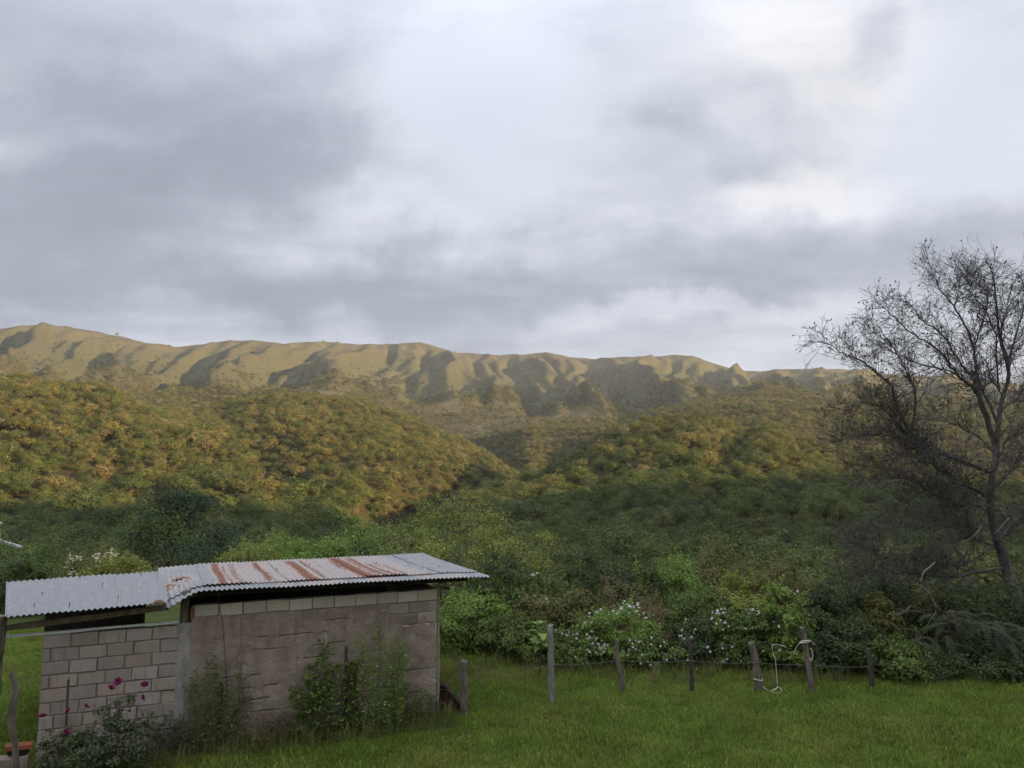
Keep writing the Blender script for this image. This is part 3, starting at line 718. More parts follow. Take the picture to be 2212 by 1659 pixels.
def sheet(name, t0, t1, zfun, d0, d1, lift, rustf, seed, nd=14, phase=0.0, skew=None):
    """corrugated sheet from t0 to t1; zfun(t, fr) gives the height, fr runs 0 at the eave .. 1 at the back of the whole roof"""
    g = np.random.default_rng(seed)
    n = int(round((t1 - t0) / PITCH_C * 8)); T = np.linspace(t0, t1, n + 1); fr = np.linspace(0, 1, nd)
    A, B = np.meshgrid(T, fr, indexing='ij')
    dd = d0 + (d1 - d0) * B + .008 * np.sin(A * 3 + seed)
    gfr = (dd + .35) / 4.2
    A2 = A + (skew(A, gfr) if skew else 0)
    wav = AMP_C * np.cos(2 * math.pi * (A + phase) / PITCH_C)
    und = .006 * fbm(A * 1.2, B * 3, seed, 2) + (.012 * g.random() - .004) * (B < .03)
    zz = zfun(A, gfr) + wav + und + lift
    i = np.arange(A.size).reshape(A.shape)
    me = mesh_np(name, np.stack([A2, dd, zz], -1).reshape(-1, 3), np.stack([i[:-1, :-1], i[1:, :-1], i[1:, 1:], i[:-1, 1:]], -1).reshape(-1, 4), [M_ROOF], True,
                 {'st': ('POINT', np.stack([A, dd, 0 * A], -1).reshape(-1, 3)), 'rust': ('POINT', rustf(A, gfr).ravel())})
    return add('roof_sheet', me, shed)
def z_main(t_, fr):
    z = (2.725 - .0072 * t_) * (1 - fr) + 2.625 * fr - .03 * np.sin(math.pi * np.clip(fr, 0, 1))
    droop = sstep(t_, .30, -.36)
    return z - droop * (.26 * (1 - fr) + .03 * fr) - .02 * sstep(t_, 4.5, 5.2) * (1 - fr)
sk_main = lambda A, fr: -.13 * fr * sstep(A, .6, -.3)
edges = np.linspace(-.30, 5.14, 9)
for k in range(8):
    sheet('roof_sheet', edges[k] - (.05 if k else 0), edges[k + 1] + .03, z_main, .27, 3.86, .004 + .010 * (k % 2), rust_main, 400 + k, 16, 0, sk_main)
edges = np.linspace(-.27, 5.15, 7)
eave_rust = lambda A, fr: np.maximum(.25 * (fbm(A * 2.2, fr, 3, 2) > .1), .5 * np.exp(-((A - 1.62) / .09) ** 2)) + .15 * np.exp(-((A - 3.1) / .5) ** 2)
for k in range(6):
    sheet('roof_sheet', edges[k] - (.05 if k else 0), edges[k + 1] + .03, z_main, -.37, .55, -.020 + .006 * (k % 2), eave_rust, 420 + k, 6, 0, sk_main)
def z_lean(t_, fr): return (2.566 + .031 * t_) * (1 - fr) + (2.53 + .027 * t_) * fr
sk_lean = lambda A, fr: -fr * np.interp(-A, [.3, 2.4], [.12, .70])
clean = lambda A, fr: 0 * A
for k, (a, b) in enumerate(((-2.36, -1.62), (-1.68, -.92), (-.98, -.22))):
    sheet('roof_sheet', a, b, z_lean, -.36, 3.86, .003 + .007 * (k % 2), clean, 440 + k, 14, 0, sk_lean)
# fixings that stick up through the sheets
nail = mesh_np('roof_nail', *tube([(0, 0, -.01), (.002, 0, .03), (.008, 0, .045)], [.006, .006, .012], 5), [M_RUST_IRON])
for (t_, d_) in ((-2.0, .4), (-1.9, 1.6), (-1.55, .15), (-.9, .5), (-1.1, 2.2), (-.55, 3.3), (-1.4, 3.5), (.9, 1.9), (1.7, 2.1), (2.4, 2.6), (2.9, 1.5), (3.7, 2.3), (4.4, 2.6), (4.7, 1.2)):
    fr = (d_ + .35) / 4.2; zf = z_lean if t_ < -.4 else z_main; sk = sk_lean if t_ < -.4 else sk_main
    add('roof_nail', nail, shed, (t_ + float(sk(np.array(t_), fr)), d_, float(zf(np.array(t_), fr)) + .012))
# a rag of rusted sheet curled over the corner of the low roof
def curl():
    u = np.linspace(0, 1, 10); w = np.linspace(0, 1, 8); U, V = np.meshgrid(u, w, indexing='ij')
    x = -.46 + .22 * U + .03 * V; y = -.40 + .2 * V + .02 * np.sin(U * 5); z = 2.535 + .055 * np.sin(U * 3.1) - .05 * V * (U - .2) + .02 * fbm(U * 5, V * 5, 3, 2)
    i = np.arange(U.size).reshape(U.shape); f = np.stack([i[:-1, :-1], i[1:, :-1], i[1:, 1:], i[:-1, 1:]], -1).reshape(-1, 4)
    return mesh_np('curled_flashing', np.stack([x, y, z], -1).reshape(-1, 3), f, [M_RUST_IRON], True)
add('curled_flashing', curl(), shed)
tag(add('hanging_wire', mesh_np('hanging_wire', *tube([shed_w(a, -.30 + .26 * min(1, q * .4), b) for q, (a, b) in enumerate(((.52, 2.70), (.54, 2.52), (.56, 2.40), (.60, 2.2), (.64, 1.95), (.67, 1.6), (.70, 1.3), (.73, 1.0)))], .005, 5), [M_RUST_IRON])), 'thin dark wire hanging from the eave down the front wall of the shed', 'wire')

# by the doorway: the frame post, a crooked branch set upright, a block with a brick on it
def rough_post(name, pts, rad, label, m=None, cat='post', sides=9, seed=1, group=None, top_notch=True):
    g = np.random.default_rng(seed)
    pts = np.asarray(pts, float); n_ = 14; tt = np.linspace(0, 1, n_); ts = np.linspace(0, 1, len(pts))
    P = np.stack([np.interp(tt, ts, pts[:, k]) for k in range(3)], 1); r = np.interp(tt, np.linspace(0, 1, len(rad)), rad)
    v, f = tube(P - P[0], r, sides)
    h = v[:n_ * sides].reshape(n_, sides, 3); ctr = h.mean(1, keepdims=True)
    lob = 1 + .12 * np.sin(np.arange(sides) * 2 * math.pi / sides * 3 + seed)[None, :, None] + g.normal(size=(n_, sides, 1)) * .06
    h[:] = ctr + (h - ctr) * lob
    v[:n_ * sides] = h.reshape(-1, 3)
    v[(n_ - 1) * sides:n_ * sides, 2] += g.normal(size=sides) * .018
    o = add(name, mesh_np(name, v, f, [m or M_POST], False), None, P[0]); return tag(o, label, cat, group)
def on_plane(x, y, d):
    t_, z_ = wall_hit(x / D, y / D, d); return shed_w(t_, d, z_)
p = on_plane(4, 1300, -.25)
rough_post('door_post', [(p[0] - .05, p[1], .1), (p[0] - .04, p[1], 1.6), (p[0] - .03, p[1], 2.5)], [.085, .085, .10], 'dark weathered post at the far left end of the shed', seed=4)
br = [on_plane(x, y, -.55) for x, y in ((36, 1690), (35, 1659), (31, 1598), (27, 1577), (22, 1557), (28, 1523), (33, 1500), (32, 1477), (24, 1454))]
br[0][2] = .1
rough_post('crooked_stake', br, [.052, .045, .04, .045, .054, .045, .047, .04, .032], 'crooked bare branch set upright before the doorway', seed=6)
blk = block_mesh(.40, .20, .17, 5, M_BLOCK)
tag(add('loose_block', blk, None, shed_w(-2.2, -.06, .33), (.05, .02, SA)), 'loose concrete block lying in the doorway under a clay brick', 'block')
tag(add('loose_block', blk, None, shed_w(-2.25, .12, .14), (0, 0, SA + .1)), 'half-buried concrete block on the ground at the doorway', 'block')
brick = mesh_np('clay_brick', *box(-.17, .17, -.09, .09, -.03, .03), [M_CLAY])
tag(add('dark_stone', mesh_np('dark_stone', *tube([(-.13, 0, 0), (-.05, .01, .01), (.06, 0, 0), (.14, -.01, 0)], [.03, .055, .055, .03], 6), [M_DARKWOOD]), None, shed_w(-2.15, .03, .48), (0, 0, SA)), 'dark stone between the loose block and the orange brick', 'stone')
tag(add('clay_brick', brick, None, shed_w(-2.13, .03, .565), (0, .04, SA + .05)), 'orange clay brick lying on top at the doorway', 'brick')
# ------------------------------------------------------------------ grass
def blade_mat(name, stops, dry, amt):
    """blade colours by the blade's own value, with drier and lusher patches over the yard"""
    m, t, out = mat(name)
    a = t.n('ShaderNodeAttribute', attribute_name='v'); oi = t.n('ShaderNodeObjectInfo')
    c = t.ramp(a.outputs['Fac'], stops)
    pn = t.noise(oi.outputs['Location'], .55, 4, .6)
    c = t.mix(t.math('MULTIPLY', t.smooth(pn, .44, .66), amt), c, dry)
    hv = t.n('ShaderNodeHueSaturation'); t.link(c, hv.inputs['Color']); t.link(t.smooth(t.noise(oi.outputs['Location'], 1.7, 3, .6), .3, .7, .78, 1.22), hv.inputs['Value'])
    p = t.n('ShaderNodeBsdfPrincipled'); t.link(hv.outputs[0], p.inputs['Base Color']); p.inputs['Roughness'].default_value = .55; p.inputs['Specular IOR Level'].default_value = .2
    tr = t.n('ShaderNodeBsdfTranslucent'); t.link(hv.outputs[0], tr.inputs[0]); mx = t.n('ShaderNodeMixShader'); mx.inputs[0].default_value = .42
    t.link(p.outputs[0], mx.inputs[1]); t.link(tr.outputs[0], mx.inputs[2]); t.link(mx.outputs[0], out.inputs[0]); return m
M_GRASS = blade_mat('lawn_blade', [(0, (.106, .165, .025)), (.45, (.176, .251, .037)), (.85, (.246, .317, .052)), (1, (.464, .383, .139))], (.310, .284, .069), .38)
M_TALL = blade_mat('tall_grass_blade', [(0, (.10, .125, .034)), (.5, (.17, .19, .052)), (.8, (.26, .235, .09)), (1, (.39, .31, .16))], (.30, .235, .11), .6)
def tuft(name, n, hgt, spread, seed, m, wid=.006, lean=.35):
    g = np.random.default_rng(seed)
    a = g.random(n) * 6.283; rr = spread * np.sqrt(g.random(n)); b = np.stack([rr * np.cos(a), rr * np.sin(a), np.full(n, -.01)], 1)
    h = hgt * (.45 + .75 * g.random(n)); la = g.random(n) * 6.283; ld = np.stack([np.cos(la), np.sin(la)], 1) * (lean * h * g.random(n) ** .7)[:, None]
    w = wid * (.7 + .6 * g.random(n)); sd_ = np.stack([-np.sin(la), np.cos(la), 0 * la], 1) * w[:, None]
    mid = b.copy(); mid[:, :2] += ld * .35; mid[:, 2] += h * .62
    tip = b.copy(); tip[:, :2] += ld; tip[:, 2] += h * .95
    v = np.stack([b - sd_, b + sd_, mid + sd_ * .7, mid - sd_ * .7, tip], 1).reshape(-1, 3)
    k = np.arange(n)[:, None] * 5
    val = np.clip(g.normal(.42, .22, n), 0, 1)
    return mesh_np(name, v, [k + np.array([[0, 1, 2, 3]]), k + np.array([[3, 2, 4]])], [m], False, {'v': ('FACE', np.concatenate([val, val]))})
def in_shed(x, y, pad=.0):
    q = np.stack([x, y], 1) - SO[:2]; t_ = q @ SE[:2]; d_ = q @ -SN[:2]
    return (t_ > -1.95 - pad) & (t_ < 4.4 + pad) & (d_ > -.02 - pad) & (d_ < 3.9)
g = np.random.default_rng(61)
def field(n, y0, y1, dens):
    y = g.uniform(y0, y1, n); x = g.uniform(-16, 14, n); k = (np.abs(x) < .74 * y) & ~in_shed(x, y) & (g.random(n) < dens(x, y)); return x[k], y[k]
x, y = field(34000, 11.3, 22.5, lambda x, y: np.clip(1.25 - .05 * (y - 12), .4, 1) * np.ones_like(x))
pt = fbm(x / 1.7, y / 1.7, 63, 3)
sc_ = (.75 + .5 * g.random(len(x))) * (1 + .35 * pt)
scatter('lawn_grass', np.stack([x, y, yard_z(x, y)], 1), g.random(len(x)) * 6.28, np.stack([sc_ * 1.2, sc_ * 1.2, sc_], 1), g.integers(0, 4, len(x)), [tuft('lawn_tuft', 30, .085, .13, 610 + k, M_GRASS, .0056, .6) for k in range(4)], 'short green grass covering the yard')
# longer seeding grass: behind the posts, along the foot of the wall, in loose patches
def tall_d(x, y):
    q = np.stack([x, y], 1) - SO[:2]; t_ = q @ SE[:2]; d_ = q @ -SN[:2]
    foot = ((d_ > -.62) & (d_ < 0) & (t_ > -2.6) & (t_ < 4.6)) * .85
    back = sstep(y, 16.0, 17.8) * (x > -2.4) * .55 * (.55 + fbm(x / 1.1, y / 1.1, 67, 2))
    return np.maximum(np.maximum(foot, back), .012 * (fbm(x / .9, y / .9, 69, 2) > .1))
x, y = field(30000, 11.4, 22.0, tall_d)
sc_ = .55 + .75 * g.random(len(x)) ** 1.3
scatter('tall_grass', np.stack([x, y, yard_z(x, y)], 1), g.random(len(x)) * 6.28, sc_, g.integers(0, 3, len(x)), [tuft('tall_tuft', 15, .30, .09, 630 + k, M_TALL, .0042, .65) for k in range(3)], 'longer seeding grass along the wall and below the bushes')

# ------------------------------------------------------------------ bushes and trees of the thicket
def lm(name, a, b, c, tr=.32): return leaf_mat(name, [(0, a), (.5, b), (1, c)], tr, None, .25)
MB = {'acacia': lm('leaf_acacia', (.034, .054, .026), (.062, .090, .042), (.10, .132, .064)),
      'green': lm('leaf_green', (.073, .110, .026), (.127, .177, .041), (.187, .246, .061)),
      'bright': lm('leaf_bright', (.126, .193, .038), (.204, .295, .059), (.292, .378, .086)),
      'yellow': lm('leaf_yellow_green', (.168, .196, .039), (.268, .292, .060), (.376, .375, .098)),
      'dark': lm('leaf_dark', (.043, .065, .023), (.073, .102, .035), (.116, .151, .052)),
      'olive': lm('leaf_olive', (.114, .113, .035), (.179, .172, .052), (.252, .228, .080)),
      'brown': lm('leaf_brownish', (.138, .110, .046), (.203, .161, .070), (.276, .215, .102)),
      'blue': lm('leaf_bluegreen', (.048, .076, .038), (.084, .120, .061), (.133, .172, .093)),
      'rose': lm('leaf_rose', (.046, .065, .029), (.084, .108, .043), (.143, .161, .065))}
M_STEM = bark_mat('shrub_stem', (.075, .06, .042), (.20, .165, .12), 12)
def petal_mat(name, c):
    m, t, out = mat(name); a = t.n('ShaderNodeAttribute', attribute_name='v')
    col_ = t.ramp(a.outputs['Fac'], [(0, tuple(x_ * .75 for x_ in c)), (1, c)])
    p = t.n('ShaderNodeBsdfPrincipled'); t.link(col_, p.inputs['Base Color']); p.inputs['Roughness'].default_value = .7
    tr = t.n('ShaderNodeBsdfTranslucent'); t.link(col_, tr.inputs[0]); mx = t.n('ShaderNodeMixShader'); mx.inputs[0].default_value = .35
    t.link(p.outputs[0], mx.inputs[1]); t.link(tr.outputs[0], mx.inputs[2]); t.link(mx.outputs[0], out.inputs[0]); return m
M_WHITE = petal_mat('white_petal', (.70, .70, .64)); M_CREAM = petal_mat('cream_petal', (.80, .74, .50)); M_MAGENTA = petal_mat('magenta_petal', (.30, .022, .12))
def stems_mesh(g, targets, base_r, r0, nmax=26):
    parts = []
    for c in targets[:nmax]:
        b = np.array([g.normal() * base_r, g.normal() * base_r, -.1]); m_ = (b + c) / 2 + np.array([g.normal() * .08, g.normal() * .08, .12 * c[2]])
        s = np.linspace(0, 1, 6)[:, None]; P = (1 - s) ** 2 * b + 2 * s * (1 - s) * m_ + s ** 2 * c
        parts.append(tube(P, np.linspace(r0, r0 * .3, 6), 5, False))
    return join(parts)
def ground_z(x, y):
    return float(yard_z(x, y)) if y < 27 else float(terr(np.array([x]), np.array([y]))[0])
def bush(name, label, cat, X, ytop, Y, hw, kind, seed, leaf=.065, n=(70, 120), group=None, blossom=None, clump=.26, depth=.85, core=.66, slim=.62, dens=1.0, lump=.42):
    p = at_depth(X, ytop, Y); gz = ground_z(p[0], Y); h = max(.4, p[2] - gz)
    g = np.random.default_rng(seed)
    t_ = thing(name, label, cat, (p[0], Y, gz), 0, group)
    rad = np.array([hw, hw * depth, h * .52])
    P, nn, v, cc = crown_points(g, rad, n[0], int(n[1] * dens), clump, lump, -.85, core)
    off = np.array([0, 0, h * .49]); P = P + off; cc = cc + off
    k = P[:, 2] > .02; P, nn, v = P[k], nn[k], v[k]
    ax = unit(np.cross(nn, rand_dir(g, len(P))) + np.array([0, 0, -.15]))
    L = leaf * (.65 + .7 * g.random(len(P)))
    lv, lf = leaf_quads(P, ax, nn, L, L * slim)
    order = np.argsort(-cc[:, 2]); sv, sf = stems_mesh(g, cc[g.permutation(len(cc))], hw * .12, .012 + .006 * h)
    add('stems', mesh_np('stems', sv, sf, [M_STEM], True), t_)
    # upright shoots that break the outline
    top = cc[order[:14]]; sh_parts, tipP, tipN = [], [], []
    for c in top:
        ln = g.uniform(.15, .42) * min(1, h / 2); d_ = unit(np.array([g.normal() * .35, g.normal() * .35, 1.0]))
        P2 = c + d_ * np.linspace(0, ln + .1, 5)[:, None]; sh_parts.append(tube(P2, np.linspace(.006, .002, 5), 4, False))
        q = c + d_ * (ln * (.2 + .8 * g.random(16)) + .1)[:, None]; tipP.append(q)
    tp = np.concatenate(tipP); ta = rand_dir(g, len(tp)); ta[:, 2] = np.abs(ta[:, 2]) * .5; tn = unit(np.cross(ta, rand_dir(g, len(tp))))
    tl = leaf * (.7 + .5 * g.random(len(tp))); v1, f1 = leaf_quads(tp, ta, tn, tl, tl * slim); 
    fv_, ff_ = join([(lv, lf), (v1, f1)])
    add('foliage', mesh_np('foliage', fv_, ff_, [MB[kind]], False, {'v': ('FACE', np.concatenate([v, np.clip(g.normal(.65, .2, len(tp)), 0, 1)]))}), t_)
    if blossom:
        mt, cnt, size, where = blossom
        out_ = unit((P - off) / rad); sel = np.where((np.linalg.norm((P - off) / rad, axis=1) > .72) & (-out_[:, 1] + out_[:, 2] * .8 + where * out_[:, 0] > .25))[0]
        cen = P[g.choice(sel, max(3, cnt // 5))]; cen = np.repeat(cen, 5, 0) + g.normal(size=(max(3, cnt // 5) * 5, 3)) * np.array([.09, .09, .06]); cen = cen + unit(cen - off) * .04
        idx = np.repeat(np.arange(len(cen)), 5); an = np.tile(np.arange(5) * 1.2566, len(cen))
        nb = unit(unit(cen - off) + np.array([0, -.5, .3]) + g.normal(size=cen.shape) * .4); a1 = unit(np.cross(nb, rand_dir(g, len(cen)))); b1 = np.cross(nb, a1)
        ax_ = unit(np.cos(an)[:, None] * a1[idx] + np.sin(an)[:, None] * b1[idx] + .35 * nb[idx])
        sz = .72 * size * (.75 + .5 * g.random(len(cen)))[idx]
        bv, bf = leaf_quads(cen[idx], ax_, nb[idx], sz, sz * .8)
        tag(add('blossoms', mesh_np('blossoms', bv, bf, [mt], False, {'v': ('FACE', g.random(len(bf)))}), t_), None, None, None, 'stuff')
    return t_
THICKET = [
 # X, top y, depth, half width, kind, name, label, extra
 (1010, 1285, 19.9, 1.0, 'bright', 'low_shrub', 'low bright green shrub just right of the shed wall', {}),
 (1075, 1335, 19.3, .8, 'green', 'low_shrub', 'rounded low green shrub beyond the thick short post', {}),
 (1145, 1352, 18.7, .75, 'green', 'low_shrub', 'low green shrub behind the broad-leaved plant', {}),
 (1165, 1300, 20.2, .8, 'olive', 'shrub', 'olive shrub rising behind the broad-leaved plant', {}),
 (985, 1235, 21.6, .9, 'dark', 'shrub', 'dark shrub under the right end of the roof', {}),
 (1225, 1275, 19.6, .75, 'olive', 'flowering_shrub', 'loose shrub with scattered white flowers above the tallest post', dict(blossom=(M_WHITE, 40, .045, 0))),
 (1255, 1345, 18.3, .75, 'green', 'flowering_shrub', 'green shrub with a few white flowers left of the crooked post', dict(blossom=(M_WHITE, 35, .045, .2))),
 (1338, 1310, 18.3, .85, 'bright', 'flowering_shrub', 'shrub crowned with dense white flowers above the crooked post', dict(blossom=(M_WHITE, 130, .05, .5))),
 (1420, 1392, 17.9, .65, 'green', 'flowering_shrub', 'low shrub with white flowers left of the slim straight post', dict(blossom=(M_WHITE, 60, .042, 0))),
 (1505, 1345, 18.3, .8, 'dark', 'flowering_shrub', 'dark shrub sprinkled with white flowers behind the slim straight post', dict(blossom=(M_WHITE, 45, .05, 0))),
 (1592, 1330, 18.2, .8, 'green', 'flowering_shrub', 'green shrub with white flowers above the thick leaning post', dict(blossom=(M_WHITE, 55, .05, 0))),
 (1668, 1318, 18.0, .7, 'green', 'flowering_shrub', 'green shrub with white flowers between the two leaning posts', dict(blossom=(M_WHITE, 45, .05, 0))),
 (1705, 1285, 17.6, .55, 'bright', 'climbing_vine', 'bright green vine climbing over the roped leaning post', dict(blossom=(M_WHITE, 14, .05, 0), core=.2)),
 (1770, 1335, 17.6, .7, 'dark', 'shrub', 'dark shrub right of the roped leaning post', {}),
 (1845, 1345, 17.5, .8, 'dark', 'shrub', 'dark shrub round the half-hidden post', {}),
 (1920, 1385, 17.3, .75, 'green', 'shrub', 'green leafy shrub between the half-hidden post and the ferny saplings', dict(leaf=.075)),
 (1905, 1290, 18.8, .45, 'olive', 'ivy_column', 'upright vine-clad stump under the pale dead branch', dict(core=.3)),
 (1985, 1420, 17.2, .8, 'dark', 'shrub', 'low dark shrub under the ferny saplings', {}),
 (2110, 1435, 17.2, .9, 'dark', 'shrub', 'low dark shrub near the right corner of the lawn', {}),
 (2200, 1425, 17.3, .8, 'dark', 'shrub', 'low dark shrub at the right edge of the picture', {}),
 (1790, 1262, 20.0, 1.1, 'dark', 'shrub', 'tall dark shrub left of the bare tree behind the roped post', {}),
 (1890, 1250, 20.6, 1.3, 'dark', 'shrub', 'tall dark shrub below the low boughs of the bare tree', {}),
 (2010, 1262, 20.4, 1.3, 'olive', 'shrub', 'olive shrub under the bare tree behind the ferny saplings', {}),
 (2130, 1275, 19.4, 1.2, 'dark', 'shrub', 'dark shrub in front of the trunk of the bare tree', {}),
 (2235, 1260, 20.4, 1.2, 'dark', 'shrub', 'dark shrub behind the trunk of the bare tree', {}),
 (1022, 1112, 24.5, 2.0, 'yellow', 'bushy_tree', 'big yellow-green bushy tree right of the roof', dict(n=(115, 126), leaf=.075)),
 (1095, 1215, 22.0, 1.0, 'dark', 'shrub', 'dark shrub below the yellow-green tree', {}),
 (1170, 1235, 21.4, .9, 'green', 'shrub', 'green shrub right of the yellow-green tree', dict(blossom=(M_WHITE, 20, .05, 0))),
 (1285, 1195, 23.0, 1.2, 'dark', 'bushy_tree', 'dark rounded bushy tree in the middle of the thicket', dict(n=(82, 126))),
 (1365, 1222, 22.2, 1.0, 'dark', 'bushy_tree', 'smaller dark tree beside the dark rounded one', {}),
 (1345, 1243, 20.2, .95, 'brown', 'twiggy_shrub', 'brownish twiggy shrub above the white-crowned shrub', dict(n=(44, 71), core=.2, leaf=.05)),
 (1405, 1300, 19.4, .7, 'brown', 'twiggy_shrub', 'brown twiggy shrub right of the white-crowned shrub', dict(n=(44, 84), core=.25, leaf=.05)),
 (1448, 1205, 22.4, 1.0, 'bright', 'bushy_tree', 'bright green bushy tree above the slim straight post', dict(n=(82, 117))),
 (1500, 1270, 20.6, .9, 'green', 'shrub', 'green shrub below the bright bushy tree', {}),
 (1552, 1180, 22.8, 1.0, 'olive', 'bushy_tree', 'tall olive tree with feathery top in the thicket', dict(n=(66, 100), core=.3)),
 (1590, 1265, 20.6, .85, 'yellow', 'shrub', 'yellow-green shrub below the feathery olive tree', {}),
 (1648, 1205, 21.8, 1.1, 'olive', 'bushy_tree', 'spreading olive tree right of the feathery one', dict(n=(71, 96), core=.3)),
 (1718, 1255, 20.8, .9, 'olive', 'shrub', 'olive shrub left of the bare tree', {}),
 (832, 1122, 29.0, 2.3, 'bright', 'bushy_tree', 'light green bushy tree behind the roof with pale specks', dict(n=(110, 105), blossom=(M_WHITE, 30, .06, 0))),
 (905, 1168, 26.5, 1.3, 'olive', 'shrub', 'olive shrub behind the right half of the roof', {}),
 (745, 1150, 33, 2.0, 'dark', 'bushy_tree', 'dark tree behind the middle of the roof', {}),
 (610, 1162, 27.5, 1.7, 'bright', 'bushy_tree', 'bright green bush behind the rusty stripes of the roof', dict(n=(93, 117), leaf=.08)),
 (690, 1168, 26.5, 1.2, 'bright', 'shrub', 'bright green shrub right of the bright bush behind the roof', {}),
 (537, 1192, 25.0, .95, 'yellow', 'shrub', 'pale yellowish shrub just above the bent roof sheet', {}),
 (470, 1150, 34.0, 2.4, 'blue', 'bushy_tree', 'blue-green feathery tree behind the bent roof sheet', dict(n=(93, 105))),
 (305, 1112, 39.0, 2.6, 'green', 'bushy_tree', 'green bushy tree left of the dark spreading acacia', dict(n=(88, 105), leaf=.10)),
 (255, 1200, 26.0, 1.0, 'yellow', 'shrub', 'yellow-green shrub right of the cream-flowered one', {}),
 (192, 1192, 27.0, 1.3, 'olive', 'flowering_shrub', 'shrub covered in cream flowers above the low roof', dict(blossom=(M_CREAM, 330, .085, -.1))),
 (150, 1240, 23.8, .6, 'olive', 'flowering_shrub', 'small cream-flowered shrub just over the low roof edge', dict(blossom=(M_CREAM, 90, .07, .2))),
 (110, 1178, 30.0, 1.7, 'green', 'shrub', 'green shrub left of the cream-flowered one', {}),
 (30, 1164, 31.0, 1.9, 'bright', 'shrub', 'bright green shrub below the white wall at the left edge', {}),
 (-60, 1155, 30.0, 1.9, 'green', 'shrub', 'green shrub cut by the left edge of the picture', {}),
 (70, 1222, 25.0, 1.2, 'green', 'shrub', 'low green shrub above the left end of the low roof', {}),
 (0, 1215, 24.6, 1.2, 'dark', 'shrub', 'dark low shrub at the left edge above the low roof', {}),
]
for k, (X, yt, Y, hw, kind, nm, lab, ex) in enumerate(THICKET):
    ex = dict(ex); sc = 1.0 if Y < 24 else 1.25
    ex.setdefault('n', (int(38 + 34 * hw), 125)); ex.setdefault('leaf', .068 * sc)
    bush(nm, lab, 'tree' if 'tree' in nm else ('vine' if 'vine' in nm or 'ivy' in nm else 'shrub'), X, yt, Y, hw, kind, 900 + k, **ex)

# the dark spreading acacia behind the low roof: trunk, limbs, feathery layers
def acacia():
    p = at_depth(395, 1058, 43.0); gz = ground_z(p[0], 43.0); h = p[2] - gz
    g = np.random.default_rng(1201)
    t_ = thing('acacia_tree', 'dark spreading acacia with layered feathery crown behind the shed', 'tree', (p[0], 43.0, gz))
    lay = []
    for q in range(70):
        f = g.random() ** .8; z = h * (.30 + .68 * f); rr = 4.4 * (1.08 - .80 * f) * math.sqrt(g.random()); a = g.random() * 6.283
        lay.append((rr * math.cos(a), rr * math.sin(a) * .8, z))
    lay = np.array(lay); idx = np.repeat(np.arange(len(lay)), 300)
    P = lay[idx] + g.normal(size=(len(idx), 3)) * np.array([.62, .55, .22]); nn = unit(g.normal(size=P.shape) * .6 + np.array([0, 0, .8]))
    ax = unit(np.cross(nn, rand_dir(g, len(P)))); L = .18 * (.7 + .6 * g.random(len(P)))
    lv, lf = leaf_quads(P, ax, nn, L, L * .5)
    add('crown', mesh_np('crown', lv, lf, [MB['acacia']], False, {'v': ('FACE', np.clip(.5 * g.random(len(lay))[idx] + .5 * g.random(len(idx)), 0, 1))}), t_)
    add('trunk', mesh_np('trunk', *tube([(0, 0, -.3), (.1, 0, h * .2), (.05, .1, h * .45), (.2, .1, h * .8)], [.26, .2, .15, .05], 8), [M_STEM], True), t_)
    parts = []
    for c in lay[:30]:
        z0 = h * g.uniform(.15, .5); parts.append(tube([(.05, .05, z0), (c[0] * .5, c[1] * .5, (z0 + c[2]) / 2 + .3), c], [.08, .05, .02], 5, False))
    add('limbs', mesh_np('limbs', *join(parts), [M_STEM], True), t_)
acacia()

